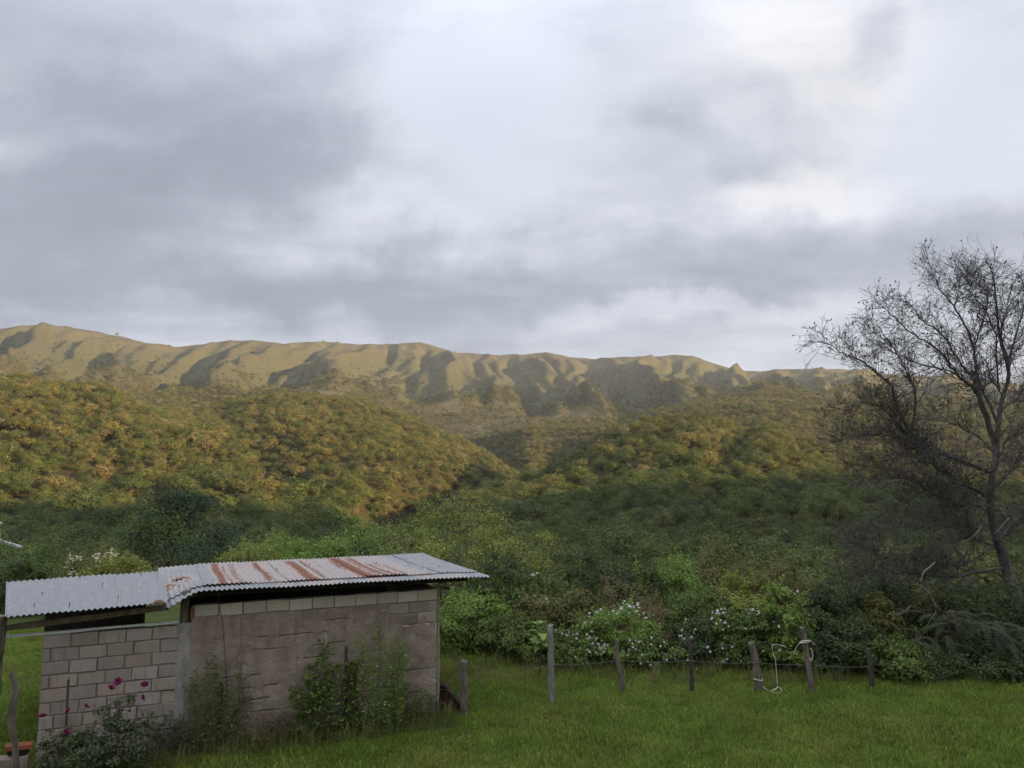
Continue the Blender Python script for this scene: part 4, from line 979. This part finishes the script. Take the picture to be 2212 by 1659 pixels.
# ferny saplings at the right: long pinnate fronds on short stems
def frond(g, base, d_, ln, droop):
    s = np.linspace(0, 1, 9); d_ = unit(np.asarray(d_)); P = base + d_ * (ln * s)[:, None]; P[:, 2] -= droop * ln * s ** 2
    tan = unit(np.gradient(P, axis=0)); C, A, N = [], [], []
    up = np.array([0, 0, 1.0]); n_ = 13
    for k in np.linspace(.18, 1, n_):
        q = np.array([np.interp(k, s, P[:, j]) for j in range(3)]); tg = np.array([np.interp(k, s, tan[:, j]) for j in range(3)])
        sd_ = unit(np.cross(tg, up)); nr_ = np.cross(sd_, tg)
        for sg in (-1, 1):
            C.append(q); A.append(unit(sd_ * sg + tg * .45 - up * .18)); N.append(nr_ + g.normal(size=3) * .12)
    return P, np.array(C), np.array(A), np.array(N)
def ferny(label, X, ytop, Y, nfr, seed, spread=1.0):
    p = at_depth(X, ytop, Y); gz = ground_z(p[0], Y); h = p[2] - gz; g = np.random.default_rng(seed)
    t_ = thing('ferny_sapling', label, 'sapling', (p[0], Y, gz), 0, 'ferny saplings at the edge of the lawn')
    stems, LV, LA, LN, LL, rib = [], [], [], [], [], []
    for k in range(nfr):
        a = g.random() * 6.283; z = h * g.uniform(.42, .95); b = np.array([g.normal() * .14 * spread, g.normal() * .12, z])
        P, C, A, N = frond(g, b, (math.cos(a), math.sin(a) * .8 - .35, .55), g.uniform(.45, .75) * spread, g.uniform(.45, .95))
        rib.append(tube(P, np.linspace(.006, .002, 9), 4, False)); LV.append(C); LA.append(A); LN.append(N); LL.append(.115 * np.interp(np.repeat(np.linspace(.18, 1, 13), 2), [.18, .5, 1], [.8, 1, .45]) * (.9 + .2 * g.random(26)))
    for q in range(4): stems.append(tube([(g.normal() * .1, g.normal() * .1, -.1), (g.normal() * .12, g.normal() * .1, h * .5), (g.normal() * .14, g.normal() * .1, h * .93)], [.028, .02, .01], 6, False))
    C, A, N, L = map(np.concatenate, (LV, LA, LN, LL))
    lv, lf = leaf_quads(C, A, N, L, L * .30, .05)
    val = np.repeat(np.clip(g.normal(.5, .25, nfr), 0, 1), 26)
    add('fronds', mesh_np('fronds', lv, lf, [MB['acacia']], False, {'v': ('FACE', val)}), t_); add('stems', mesh_np('stems', *join(stems + rib), [M_STEM], True), t_)
ferny('ferny sapling with drooping fronds left of the bare tree trunk', 2050, 1318, 17.6, 46, 1301, 1.15)
ferny('ferny sapling with drooping fronds below the bare tree trunk', 2150, 1335, 17.5, 46, 1302, 1.15)
ferny('small ferny sapling with drooping fronds next to the dark hollow', 1985, 1370, 17.7, 26, 1303)

# the broad-leaved plant by the tall post
def broad_plant():
    b = ground_at(1165, 1470); g = np.random.default_rng(1401); Y = 17.2; p = at_depth(1165, 1330, Y); gz = ground_z(p[0], Y); h = p[2] - gz
    t_ = thing('broad_leaved_plant', 'plant with big broad leaves behind the tall lichen-covered post', 'plant', (p[0], Y, gz))
    add('stalk', mesh_np('stalk', *tube([(0, 0, -.1), (.03, 0, h * .4), (-.02, .02, h * .9)], [.022, .018, .01], 6), [M_STEM], True), t_)
    def leaf_m(k):
        u = np.linspace(0, 1, 7); w = np.array([-1, -.5, 0, .5, 1]); U, Wd = np.meshgrid(u, w, indexing='ij')
        prof = .36 * np.sin(np.pi * U ** .8) * (1 - .25 * U) + .01
        x_ = U * (1 + .04 * k % .1); y_ = Wd * prof; z_ = .10 * np.abs(Wd) * prof * 3 - .45 * U ** 2 + .02 * np.sin(U * 11 + k) * np.abs(Wd)
        i = np.arange(U.size).reshape(U.shape); f = np.stack([i[:-1, :-1], i[1:, :-1], i[1:, 1:], i[:-1, 1:]], -1).reshape(-1, 4)
        return mesh_np('leaf', np.stack([x_, y_, z_], -1).reshape(-1, 3), f, [MB['bright']], True, {'v': ('FACE', np.full(len(f), .3 + .2 * k))})
    ms = [leaf_m(k) for k in range(3)]
    for k in range(17):
        z = h * g.uniform(.35, .97); a = k * 2.4 + g.normal() * .3; ln = g.uniform(.26, .42) * (1.1 - .3 * z / h)
        add('leaf', ms[k % 3], t_, (.01 * g.normal(), 0, z), (g.normal() * .2, -g.uniform(.1, .7), a), ln)
broad_plant()

# weeds against the wall
def weed(name, label, stems, d, kind, seed, leaf, per, slim, group=None, flower=None, spread=.10):
    """stems: list of (foot X, foot y, top X, top y) in the photograph, standing at distance d in front of the wall"""
    g = np.random.default_rng(seed)
    ft = on_plane(stems[0][0], stems[0][1], -d); base = np.array([ft[0], ft[1], float(yard_z(ft[0], ft[1]))])
    t_ = thing(name, label, 'weed', base, 0, group); parts, C, A, N, Vv = [], [], [], [], []
    for (x0, y0, x1, y1) in stems:
        a = on_plane(x0, y0, -d + g.normal() * .05); a[2] = base[2] - .05; b = on_plane(x1, y1, -d * .8)
        s = np.linspace(0, 1, 10)[:, None]; bend = np.array([g.normal() * .07, g.normal() * .05, 0])
        P = a + (b - a) * s + bend * np.sin(s * math.pi); P -= base
        parts.append(tube(P, np.linspace(.009, .0025, 10), 5, False))
        n_ = int(per * (np.linalg.norm(b - a) + .2)); ss = g.random(n_) ** .9
        q = np.stack([np.interp(ss, s[:, 0], P[:, j]) for j in range(3)], 1)
        rr = spread * (1.25 - .85 * ss); ang = g.random(n_) * 6.283; out_ = np.stack([np.cos(ang), np.sin(ang) * .8, g.normal(size=n_) * .4 + .25], 1)
        side = g.random(n_) ** .6
        C.append(q + out_ * (rr * side)[:, None]); A.append(unit(out_ + g.normal(size=out_.shape) * .35)); N.append(unit(np.array([0, -.3, 1.0]) + g.normal(size=out_.shape) * .5)); Vv.append(np.clip(.3 + .35 * ss + g.normal(size=n_) * .2, 0, 1))
        for k in range(int(n_ / 14)):
            j = g.integers(0, n_); parts.append(tube(np.stack([q[j], q[j] + out_[j] * rr[j] * .6, q[j] + out_[j] * rr[j]]), [.003, .002, .0015], 4, False))
    C, A, N, Vv = map(np.concatenate, (C, A, N, Vv)); L = leaf * (.6 + .8 * g.random(len(C)))
    lv, lf = leaf_quads(C, A, N, L, L * slim)
    add('leaves', mesh_np('leaves', lv, lf, [MB[kind]], False, {'v': ('FACE', Vv)}), t_); add('stems', mesh_np('stems', *join(parts), [M_STEM], True), t_)
    if flower:
        cnt, sz, mt = flower; j = g.choice(len(C), cnt); cc = C[j] + g.normal(size=(cnt, 3)) * .03; idx = np.repeat(np.arange(cnt), 5); an = np.tile(np.arange(5) * 1.2566, cnt)
        ax_ = np.stack([np.cos(an), .25 * np.sin(an) - .3, np.sin(an)], 1); bv, bf = leaf_quads(cc[idx], ax_, np.tile(np.array([[0, -1., .2]]), (cnt * 5, 1)), np.full(cnt * 5, sz), np.full(cnt * 5, sz * .8))
        tag(add('blossoms', mesh_np('blossoms', bv, bf, [mt], False, {'v': ('FACE', g.random(len(bf)))}), t_), None, None, None, 'stuff')
weed('tall_weed', 'tall leafy weed beside the grey cement column', [(440, 1590, 452, 1408), (425, 1590, 425, 1450), (455, 1590, 470, 1440), (415, 1592, 405, 1475)], .25, 'green', 1501, .05, 230, .42, spread=.18)
weed('tall_weed', 'tall weed right of the thick rotten stake', [(505, 1588, 518, 1446), (495, 1588, 498, 1480), (525, 1586, 545, 1500), (480, 1590, 484, 1500)], .25, 'green', 1502, .05, 220, .4, spread=.17)
weed('broad_weed', 'broad-leaved weed in the middle of the wall', [(690, 1560, 702, 1390), (672, 1560, 668, 1440), (710, 1560, 722, 1440), (655, 1562, 640, 1490)], .3, 'green', 1503, .075, 210, .6, spread=.21, flower=(10, .02, M_WHITE))
weed('vine_weed', 'leafy vine on the thin brown stake', [(752, 1552, 756, 1432), (766, 1552, 768, 1430)], .22, 'green', 1504, .07, 190, .7, spread=.11)
weed('willowy_weed', 'tall willowy weed with narrow leaves near the right of the wall', [(800, 1552, 777, 1372), (815, 1552, 822, 1356), (830, 1552, 862, 1380), (845, 1552, 884, 1396), (822, 1552, 800, 1420), (838, 1552, 845, 1430)], .3, 'bright', 1505, .07, 260, .26, spread=.17, flower=(50, .018, M_WHITE))
weed('low_weed', 'low weedy clump at the right corner of the wall', [(895, 1548, 905, 1500), (915, 1548, 918, 1490), (930, 1547, 934, 1500), (875, 1550, 872, 1480)], .25, 'green', 1506, .055, 260, .4, spread=.17)
weed('low_weed', 'low reddish weed patch under the middle of the wall', [(590, 1580, 586, 1545), (560, 1582, 556, 1540), (615, 1578, 622, 1540)], .25, 'brown', 1507, .05, 320, .3, spread=.14)
weed('low_weed', 'low dark weeds at the foot of the cement column', [(370, 1600, 362, 1545), (395, 1598, 398, 1550), (345, 1605, 338, 1560)], .25, 'rose', 1508, .055, 260, .4, spread=.16)
# rose bushes
def rose_bush(label, X, ytop, hw, d, flowers, seed):
    tq = on_plane(X, ytop, -d); base = np.array([tq[0], tq[1], float(yard_z(tq[0], tq[1]))]); h = tq[2] - base[2]; g = np.random.default_rng(seed)
    t_ = thing('rose_bush', label, 'rose bush', base, 0, None)
    rad = np.array([hw, hw * .7, h * .5]); P, nn, v, cc = crown_points(g, rad, 95, 24, .18, .3, -.8, .3); P[:, 2] += h * .45; cc[:, 2] += h * .45
    ax = unit(np.cross(nn, rand_dir(g, len(P)))); L = .06 * (.6 + .7 * g.random(len(P))); lv, lf = leaf_quads(P, ax, nn, L, L * .62)
    add('foliage', mesh_np('foliage', lv, lf, [MB['rose']], False, {'v': ('FACE', v)}), t_)
    petals = []
    for ring, (n_, tilt, sz) in enumerate(((4, .25, .030), (5, .6, .040), (6, 1.05, .046))):
        for k in range(n_):
            a = k * 6.283 / n_ + ring * .5; o_ = np.array([math.cos(a), math.sin(a), 0]); c0 = o_ * .006; d1 = o_ * math.sin(tilt) + np.array([0, 0, math.cos(tilt)]); s1 = np.array([-math.sin(a), math.cos(a), 0])
            petals.append((np.array([c0 - s1 * .008, c0 + s1 * .008, c0 + d1 * sz * .6 + s1 * .024, c0 + d1 * sz + s1 * .012 + o_ * .008, c0 + d1 * sz - s1 * .012 + o_ * .008, c0 + d1 * sz * .6 - s1 * .024]), np.array([[0, 1, 2, 3, 4, 5]])))
    fv, ff = join(petals); fm = mesh_np('flower', fv, ff, [M_MAGENTA], True, {'v': ('FACE', g.random(sum(len(q) for q in ff)))})
    targets = []
    for (fx, fy) in flowers:
        w = on_plane(fx, fy, -d - .05) - base; targets.append(w)
        add('flower', fm, t_, w, (g.uniform(.5, 1.2), g.normal() * .4, g.random() * 6), 1.0 + .25 * g.random())
    sv, sf = stems_mesh(g, np.array(targets + list(cc[:22])), .07, .007, 40); add('stems', mesh_np('stems', sv, sf, [MB['rose']], True, {'v': ('FACE', np.full(sum(len(q) for q in sf), .4))}), t_)
rose_bush('rose bush with magenta flowers before the low block wall', 265, 1500, .52, .75, [(255, 1473), (240, 1487), (312, 1480), (264, 1579), (306, 1508), (211, 1618)], 1601)
rose_bush('smaller rose bush with magenta flowers near the doorway', 150, 1545, .48, .8, [(185, 1527), (148, 1537), (92, 1549), (143, 1584)], 1602)
# ------------------------------------------------------------------ fence
def post(label, pts, rad, seed, m=None):
    b = ground_at(*pts[0]); P = [np.array([b[0], b[1], -.05])] + [at_depth(x, y, b[1]) for x, y in pts[1:]]
    return rough_post('fence_post', P, rad, label, m, 'fence post', 9, seed, 'posts of the wire fence')
M_LICHEN = bark_mat('lichen_post', (.10, .09, .072), (.34, .33, .29), 24)
M_DARKPOST = bark_mat('dark_post', (.035, .028, .022), (.10, .085, .068), 18)
post('short thick weathered post beside the right corner of the shed', [(1004, 1545), (1003, 1500), (1001, 1427)], [.085, .08, .085], 21)
post('tall pale lichen-covered post', [(1193, 1520), (1191, 1440), (1189, 1350)], [.062, .06, .056], 22, M_LICHEN)
post('crooked thin post below the white-crowned shrub', [(1346, 1500), (1343, 1470), (1337, 1440), (1331, 1418), (1334, 1386)], [.055, .05, .045, .05, .04], 23)
post('slim straight dark post in the middle of the fence', [(1494, 1497), (1493, 1440), (1490, 1380)], [.048, .046, .042], 24, M_DARKPOST)
post('thick leaning grey post with a band of cord', [(1642, 1495), (1634, 1440), (1623, 1388)], [.075, .072, .068], 25)
post('tall leaning post with rope tied round it', [(1757, 1497), (1745, 1430), (1733, 1355)], [.058, .055, .05], 26)
post('half-hidden dark post in the shrubs on the right', [(1884, 1488), (1880, 1440), (1876, 1400)], [.05, .05, .045], 27, M_DARKPOST)
def strand(pts, sag=.0, n_=8):
    P = []
    for a, b in zip(pts[:-1], pts[1:]):
        s = np.linspace(0, 1, n_)[:, None]; q = a + (b - a) * s; q[:, 2] -= sag * 4 * (s * (1 - s))[:, 0]; P.append(q[:-1])
    return np.concatenate(P + [pts[-1][None]])
M_WIRE = plain('fence_wire', (.20, .19, .175), .6, .4)
def wire_pt(x, y, base): b = ground_at(*base); return at_depth(x, y, b[1] - .08)
wp_ = [wire_pt(1014, 1476, (1004, 1545)), wire_pt(1188, 1436, (1193, 1520)), wire_pt(1338, 1426, (1346, 1500)), wire_pt(1492, 1427, (1494, 1497)), wire_pt(1637, 1431, (1642, 1495)), wire_pt(1746, 1434, (1757, 1497)), wire_pt(1878, 1440, (1884, 1488))]
tag(add('fence_wire', mesh_np('fence_wire', *tube(strand(wp_, .03), .003, 5), [M_WIRE])), 'thin wire strung between the fence posts', 'wire')
M_ROPE = plain('white_rope', (.66, .62, .52), .9, .1)
def smooth_path(pts, n_=6):
    pts = np.asarray(pts); out = []
    for i in range(len(pts) - 1):
        p0, p1, p2, p3 = pts[max(i - 1, 0)], pts[i], pts[i + 1], pts[min(i + 2, len(pts) - 1)]
        for s in np.linspace(0, 1, n_, endpoint=False): out.append(.5 * (2 * p1 + (p2 - p0) * s + (2 * p0 - 5 * p1 + 4 * p2 - p3) * s * s + (3 * p1 - p0 - 3 * p2 + p3) * s ** 3))
    return np.array(out + [pts[-1]])
def c4(x, y): return 1355.4 + x * .245, 1152.1 + y * .245
Yr = ground_at(1700, 1496)[1] - .05
def rope(label, pts, r=.0062): tag(add('rope', mesh_np('rope', *tube(smooth_path([at_depth(*c4(x, y), Yr + dz) for x, y, dz in pts]), r, 6), [M_ROPE], True)), label, 'rope')
rope('white rope hanging straight down between the leaning posts', [(1400, 1010, .12), (1375, 992, .1), (1345, 985, .1), (1283, 985, 0), (1282, 1050, 0), (1303, 1110, 0), (1312, 1200, 0), (1318, 1290, 0), (1320, 1360, 0), (1275, 1392, 0), (1240, 1388, 0), (1198, 1352, 0)])
rope('loose end of white rope lying in the grass below', [(1260, 1385, 0), (1300, 1372, -.05), (1335, 1358, 0), (1358, 1385, -.05), (1330, 1408, -.12), (1270, 1398, -.12)])
rope('white rope tied in a loop round the tall leaning post', [(1465, 1060, 0), (1490, 1005, -.02), (1520, 970, -.10), (1590, 962, -.10), (1600, 945, -.08), (1540, 948, -.09), (1518, 966, -.10), (1575, 950, -.10), (1610, 945, -.05), (1655, 982, 0)])
rope('thin rope loop dangling from the tall leaning post', [(1612, 1010, -.05), (1632, 1050, -.05), (1630, 1100, -.05), (1614, 1124, -.05), (1602, 1095, -.05)], .007)
b5 = ground_at(1642, 1495); zc5 = at_depth(1637, 1467, b5[1])
tag(add('cord_band', mesh_np('cord_band', *tube([zc5 + np.array([.085 * math.cos(a), .085 * math.sin(a), .012 * math.sin(a * 2)]) for a in np.linspace(0, 6.283, 17)], .008, 5), [M_ROPE])), 'pale cord wound round the thick leaning post', 'cord')
# stakes along the wall
def stake(label, x0, y0, x1, y1, d, r, seed, m): 
    a = on_plane(x0, y0, -d); a[2] = .08; b = on_plane(x1, y1, -d); rough_post('stake', [a, (a + b) / 2, b], [r, r * .95, r * .85], label, m, 'stake', 7, seed)
stake('thick rotten stake between two weeds before the wall', 474, 1585, 476, 1474, .16, .05, 31, M_DARKPOST)
stake('thin brown stake standing up from the leafy vine', 748, 1552, 748, 1397, .12, .03, 32, M_DARKPOST)
stake('thin brown stick standing among the roses', 142, 1610, 148, 1468, .6, .018, 33, M_DARKPOST)
# rusted hulk leaning between the shed corner and the short post
M_HULK = bark_mat('burnt_rust', (.022, .014, .012), (.07, .04, .03), 12)
def hulk():
    Y = 14.75; q = [at_depth(x, y, Y) for x, y in ((944, 1477), (960, 1480), (973, 1494), (987, 1510), (1002, 1528), (1000, 1546), (970, 1552), (944, 1545))]
    base = np.array([q[0][0], Y, .15]); P = np.array(q) - base; n_ = len(P)
    t_ = thing('rusty_sheet', 'rusty dark sheet iron leaning behind the short thick post', 'scrap iron', base)
    v = np.concatenate([P, P + np.array([-.02, .10, .03])]); f = [list(range(n_))[::-1]]
    sides = [[k, (k + 1) % n_, n_ + (k + 1) % n_, n_ + k] for k in range(n_)]
    add('sheet', mesh_np('sheet', v, [np.array(f), np.array(sides), np.array([list(range(n_, 2 * n_))])], [M_HULK]), t_)
    teeth = []
    for k in range(16):
        s = k / 15; p_ = np.array([np.interp(s, np.linspace(0, 1, 5), P[:5, j]) for j in range(3)]); teeth.append(tube([p_ + (0, -.03, -.012), p_ + (0, .05, .012), p_ + (0, .12, .02)], [.016, .02, .016], 6))
    add('rim', mesh_np('rim', *join(teeth), [M_DARKPOST]), t_)
    for a, b in (((946, 1488), (968, 1491)), ((968, 1491), (996, 1524)), ((968, 1491), (957, 1520)), ((944, 1518), (958, 1517)), ((957, 1518), (980, 1531)), ((980, 1531), (998, 1536))):
        add('bar', mesh_np('bar', *tube([at_depth(*a, Y - .03) - base, at_depth(*b, Y - .03) - base], .011, 6), [M_RUST_IRON]), t_)
hulk()

# ------------------------------------------------------------------ the bare tree on the right
M_BARETRUNK = bark_mat('bare_tree_bark', (.06, .053, .048), (.165, .148, .135), 10)
M_DEAD = bark_mat('dead_wood', (.12, .108, .092), (.27, .25, .215), 14)
M_BTLEAF = lm('bare_tree_leaf', (.035, .040, .022), (.060, .062, .032), (.10, .085, .045), .3)
def c5(x, y): return 1728.1 + x * .388, 508.3 + y * .388
def c6(x, y): return 1694.2 + x * .3463, 1084.3 + y * .3463
def bare_tree():
    g = np.random.default_rng(1701); Y0 = 20.0
    base = at_depth(2226, 1470, Y0); base[2] = ground_z(base[0], Y0)
    t_ = thing('bare_tree', 'large nearly leafless tree with fine twigs at the right edge', 'tree', base)
    trunk_px = [(2226, 1480), (2206, 1323), (2183, 1260), (2165, 1197), (2153, 1161), (2139, 1090), (2143, 1032), (2151, 985), (2155, 935), (2163, 869), (2178, 819), (2176, 776), (2160, 726), (2151, 644), (2145, 594), (2128, 559)]
    rad = [.21, .17, .155, .135, .115, .095, .082, .07, .062, .054, .046, .04, .03, .022, .014, .006]
    tp = smooth_path([at_depth(x, y, Y0 + .3 * math.sin(k * .7)) for k, (x, y) in enumerate(trunk_px)], 4)
    tr_ = np.interp(np.linspace(0, 1, len(tp)), np.linspace(0, 1, len(rad)), rad)
    tv, tfc = tube(tp - base, tr_, 9)
    add('trunk', mesh_np('trunk', tv, tfc, [M_BARETRUNK], True), t_)
    limbs = [  # traced boughs from the trunk to the tip, start radius, drift in depth
     ([c5(1060, 1330), c5(1000, 1300), c5(850, 1240), c5(700, 1180), c5(600, 1080), c5(540, 930), c5(500, 830), c5(420, 760), c5(330, 690), c5(240, 660), c5(160, 610), c5(75, 590)], .07, -1.6),
     ([c5(1070, 1150), c5(1030, 960), c5(960, 850), c5(870, 770), c5(820, 690), c5(740, 610), c5(640, 560), c5(560, 490), c5(500, 440), c5(430, 375)], .065, -.8),
     ([c5(1065, 1200), c5(1010, 940), c5(980, 760), c5(960, 620), c5(920, 500), c5(850, 390), c5(780, 300), c5(740, 200), c5(700, 120)], .062, .8),
     ([c5(850, 390), c5(885, 330), c5(890, 240), c5(868, 150)], .022, .4), ([c5(960, 620), c5(1020, 480), c5(1050, 360), c5(1000, 260), c5(985, 190)], .028, .5),
     ([c5(1165, 800), c5(1165, 690), c5(1200, 560), c5(1240, 430), c5(1260, 330), c5(1200, 200)], .05, .6), ([c5(1110, 980), c5(1190, 920), c5(1247, 860), c5(1320, 760)], .05, .9),
     ([c5(1140, 900), c5(1060, 780), c5(1130, 700), c5(1250, 640)], .03, -.5), ([c5(1080, 1260), c5(1160, 1130), c5(1260, 1040), c5(1330, 900)], .05, -.4),
     ([c5(1020, 1290), c5(870, 1240), c5(700, 1190), c5(540, 1130), c5(420, 1110), c5(300, 1120), c5(190, 1150)], .045, -1.2),
     ([c5(1060, 1440), c5(900, 1380), c5(760, 1290), c5(620, 1150), c5(540, 1050), c5(450, 960), c5(330, 935), c5(200, 970)], .055, -1.5),
     ([c5(1060, 1520), c5(900, 1500), c5(760, 1450), c5(640, 1370), c5(500, 1350), c5(350, 1370)], .05, -1.7), ([c5(870, 1250), c5(700, 1260), c5(560, 1215), c5(420, 1290), c5(280, 1280)], .03, -1.0),
     ([c6(1290, 300), c6(1200, 240), c6(1080, 170), c6(900, 165), c6(720, 150), c6(560, 210)], .05, -1.4), ([c6(1340, 420), c6(1100, 465), c6(920, 460), c6(700, 440), c6(510, 440), c6(410, 490)], .06, -1.6),
     ([c6(1290, 330), c6(1100, 400), c6(950, 380), c6(700, 380), c6(560, 300), c6(440, 260)], .04, -1.9), ([c5(1100, 1050), c5(1000, 830), c5(900, 720), c5(800, 560), c5(690, 480), c5(600, 380), c5(530, 350)], .05, 1.2),
     ([c5(740, 1030), c5(640, 880), c5(600, 780), c5(540, 660), c5(470, 560), c5(390, 465)], .035, -1.1), ([c5(850, 770), c5(760, 740), c5(640, 710), c5(520, 650), c5(440, 600), c5(380, 550)], .03, -.6),
     ([c5(1075, 900), c5(1085, 600), c5(1040, 430), c5(960, 330), c5(930, 250)], .035, -.8), ([c5(1075, 1420), c5(1180, 1300), c5(1270, 1210), c5(1360, 1130)], .05, .6), ([c5(1066, 1480), c5(960, 1400), c5(840, 1380), c5(700, 1420), c5(600, 1460)], .045, -.9), ([c5(1085, 1240), c5(1000, 1130), c5(880, 1060), c5(760, 1020), c5(640, 1000), c5(520, 1010)], .045, .8),
     ([c6(1330, 200), c6(1420, 150), c6(1500, 60), c6(1580, -60)], .045, .5), ([c6(1290, 60), c6(1180, 20), c6(1060, 40), c6(930, 100), c6(800, 90)], .04, .7), ([c5(1150, 760), c5(1120, 560), c5(1150, 400), c5(1180, 300)], .03, -.9)]
    twigs, leafC, leafD = [], [], []
    def grow(p, d, ln, r, lev):
        n_ = 5 if lev < 2 else 4; P = [p]; dd = d.copy()
        for k in range(n_ - 1):
            dd = unit(dd + g.normal(size=3) * .22 + np.array([0, 0, .06])); P.append(P[-1] + dd * ln / (n_ - 1))
        P = np.array(P); twigs.append(tube(P, np.linspace(r, max(r * .35, .0030), n_), 4 if lev < 2 else 3, False))
        if lev < 3:
            for k in range(int(g.integers(3, 6)) if lev < 2 else int(g.integers(2, 4))):
                s = g.uniform(.25, 1.0); q = P[0] * 0 + np.array([np.interp(s, np.linspace(0, 1, n_), P[:, j]) for j in range(3)])
                nd = unit(dd + g.normal(size=3) * .75); grow(q, nd, ln * g.uniform(.4, .7), max(r * .55, .0038), lev + 1)
        else:
            for k in range(int(g.integers(0, 3))):
                leafC.append(P[-1 - k]); leafD.append(unit(dd + g.normal(size=3) * .7))
    grown = [tp]
    for pts, r0, dz in limbs:
        allp = np.concatenate(grown); ux, uy = project(allp); k0 = int(np.argmin((ux * D - pts[0][0]) ** 2 + (uy * D - pts[0][1]) ** 2)); ys = allp[k0, 1]
        P = smooth_path([allp[k0]] + [at_depth(x, y, ys + dz * ((k + 1) / (len(pts) - 1)) ** .8) for k, (x, y) in enumerate(pts[1:])], 4); n_ = len(P)
        grown.append(P)
        P[1:-1] += g.normal(size=(n_ - 2, 3)) * .018
        rr = .72 * r0 * np.linspace(1, .12, n_); add('limb', mesh_np('limb', *tube(P - base, rr, 6, False), [M_BARETRUNK], True), t_)
        tot = np.linalg.norm(np.diff(P, axis=0), axis=1).sum(); cnt = int(tot * (16 if np.mean([q_[1] for q_ in pts]) < 950 else 27))
        for s in g.uniform(.12, 1, cnt):
            q = np.array([np.interp(s, np.linspace(0, 1, n_), P[:, j]) for j in range(3)]); j = min(int(s * (n_ - 1)), n_ - 2); tan = unit(P[j + 1] - P[j])
            grow(q, unit(tan * .8 + g.normal(size=3) * .6 + np.array([0, 0, .22])), g.uniform(.4, 1.0) * (1.15 - .5 * s), max(.012 * (1.2 - s), .005), 1 if g.random() < .75 else 2)
    for s in g.uniform(.28, .95, 70):
        q = np.array([np.interp(s, np.linspace(0, 1, len(tp)), tp[:, j]) for j in range(3)]); grow(q, unit(g.normal(size=3) + np.array([0, 0, .3])), g.uniform(.5, 1.1), .01, 1)
    V, Fs = join([(v - base, f) for v, f in twigs]); tag(add('twigs', mesh_np('twigs', V, Fs, [M_BARETRUNK], False), t_), None, None, None, 'stuff')
    C = np.array(leafC) - base; A = np.array(leafD); k = g.random(len(C)) < np.where(C[:, 2] + base[2] > 6.0, .15, .12); C, A = C[k], A[k]
    L = .075 * (.6 + .7 * g.random(len(C))); lv, lf = leaf_quads(C, A, rand_dir(g, len(C)), L, L * .6)
    tag(add('leaves', mesh_np('leaves', lv, lf, [M_BTLEAF], False, {'v': ('FACE', g.random(len(lf)))}), t_), None, None, None, 'stuff')
    # the pale dead bough hanging in front, and smaller pale dead twigs
    for pts, r in (([c6(940, 375), c6(905, 410), c6(870, 440), c6(850, 510), c6(880, 545), c6(910, 580), c6(935, 630), c6(948, 680), c6(915, 730), c6(888, 775)], .028), ([c6(790, 650), c6(745, 685), c6(700, 700), c6(640, 700)], .016), ([c6(1400, 100), c6(1350, 160), c6(1305, 205)], .016), ([c6(245, 515), c6(300, 525), c6(365, 545)], .014), ([c6(1230, 150), c6(1180, 215), c6(1100, 255)], .018), ([c6(470, 510), c6(460, 540), c6(442, 560)], .014), ([c6(260, 370), c6(370, 395), c6(470, 435)], .014), ([c6(850, 510), c6(845, 545), c6(832, 565)], .018), ([c6(935, 630), c6(965, 660), c6(980, 680)], .016)):
        P = smooth_path([at_depth(x, y, 17.9) for x, y in pts], 4); add('dead_bough', mesh_np('dead_bough', *tube(P - base, np.linspace(r * .8, r * .25, len(P)), 6), [M_DEAD], True), t_)
    print('twigs', len(twigs), 'tris', sum(len(f) * (f.shape[1] - 2) for f in Fs))
bare_tree()

# ------------------------------------------------------------------ at the left edge: the end of a white house and a low white wall before it
M_WHITEWASH = plain('whitewash', (.42, .42, .40), .85, .15)
def house():
    Y = 44.0; c = at_depth(5, 1133, Y); zt = c[2]; x1 = c[0]; zg = -6.0
    h = thing('white_house', 'corner of a white house showing at the left edge', 'house', (x1 - .04, Y, zg), R(38))
    add('wall', mesh_np('wall', *box(-8, 0, 0, 6, 0, zt - zg), [M_WHITEWASH]), h)
    add('roof', mesh_np('roof', *box(-8.2, .02, -.15, 6.1, zt - zg + .003, zt - zg + .10), [M_WHITEWASH]), h)
    w = thing('low_wall', 'low white garden wall running down from the white house', 'wall', at_depth(25, 1172, 36.0))
    a, b = at_depth(-30, 1156, 37.0), at_depth(46, 1180, 35.0); o = at_depth(25, 1172, 36.0); s = np.linspace(0, 1, 6)
    v = []
    for q in s:
        p_ = a + (b - a) * q - o; v += [p_ + (0, -.1, -.09), p_ + (0, .1, -.09), p_ + (0, .1, 0), p_ + (0, -.1, 0)]
    f = [(4 * q + k, 4 * q + (k + 1) % 4, 4 * q + 4 + (k + 1) % 4, 4 * q + 4 + k) for q in range(5) for k in range(4)] + [(3, 2, 1, 0), (20, 21, 22, 23)]
    add('wall', mesh_np('wall', np.array(v), np.array(f), [M_WHITEWASH]), w)
house()
# ------------------------------------------------------------------ haze: one closed box of thin pale air
def build_haze():
    v, f = box(-6500, 6500, -1500, 7000, float(Z.min()) - 1.0, float(Z.max()) + 12.0)
    m = bpy.data.materials.new('haze'); m.use_nodes = True; m.node_tree.nodes.clear(); t = NT(m.node_tree)
    out = t.n('ShaderNodeOutputMaterial'); pv = t.n('ShaderNodeVolumePrincipled')
    pv.inputs['Color'].default_value = (.80, .86, .95, 1); pv.inputs['Density'].default_value = HAZE; pv.inputs['Anisotropy'].default_value = .2
    t.link(pv.outputs[0], out.inputs['Volume'])
    tag(add('haze', mesh_np('haze', v, f, [m])), 'thin pale haze filling the air over the valley', None, None, 'stuff')
HAZE = .000065
build_haze()
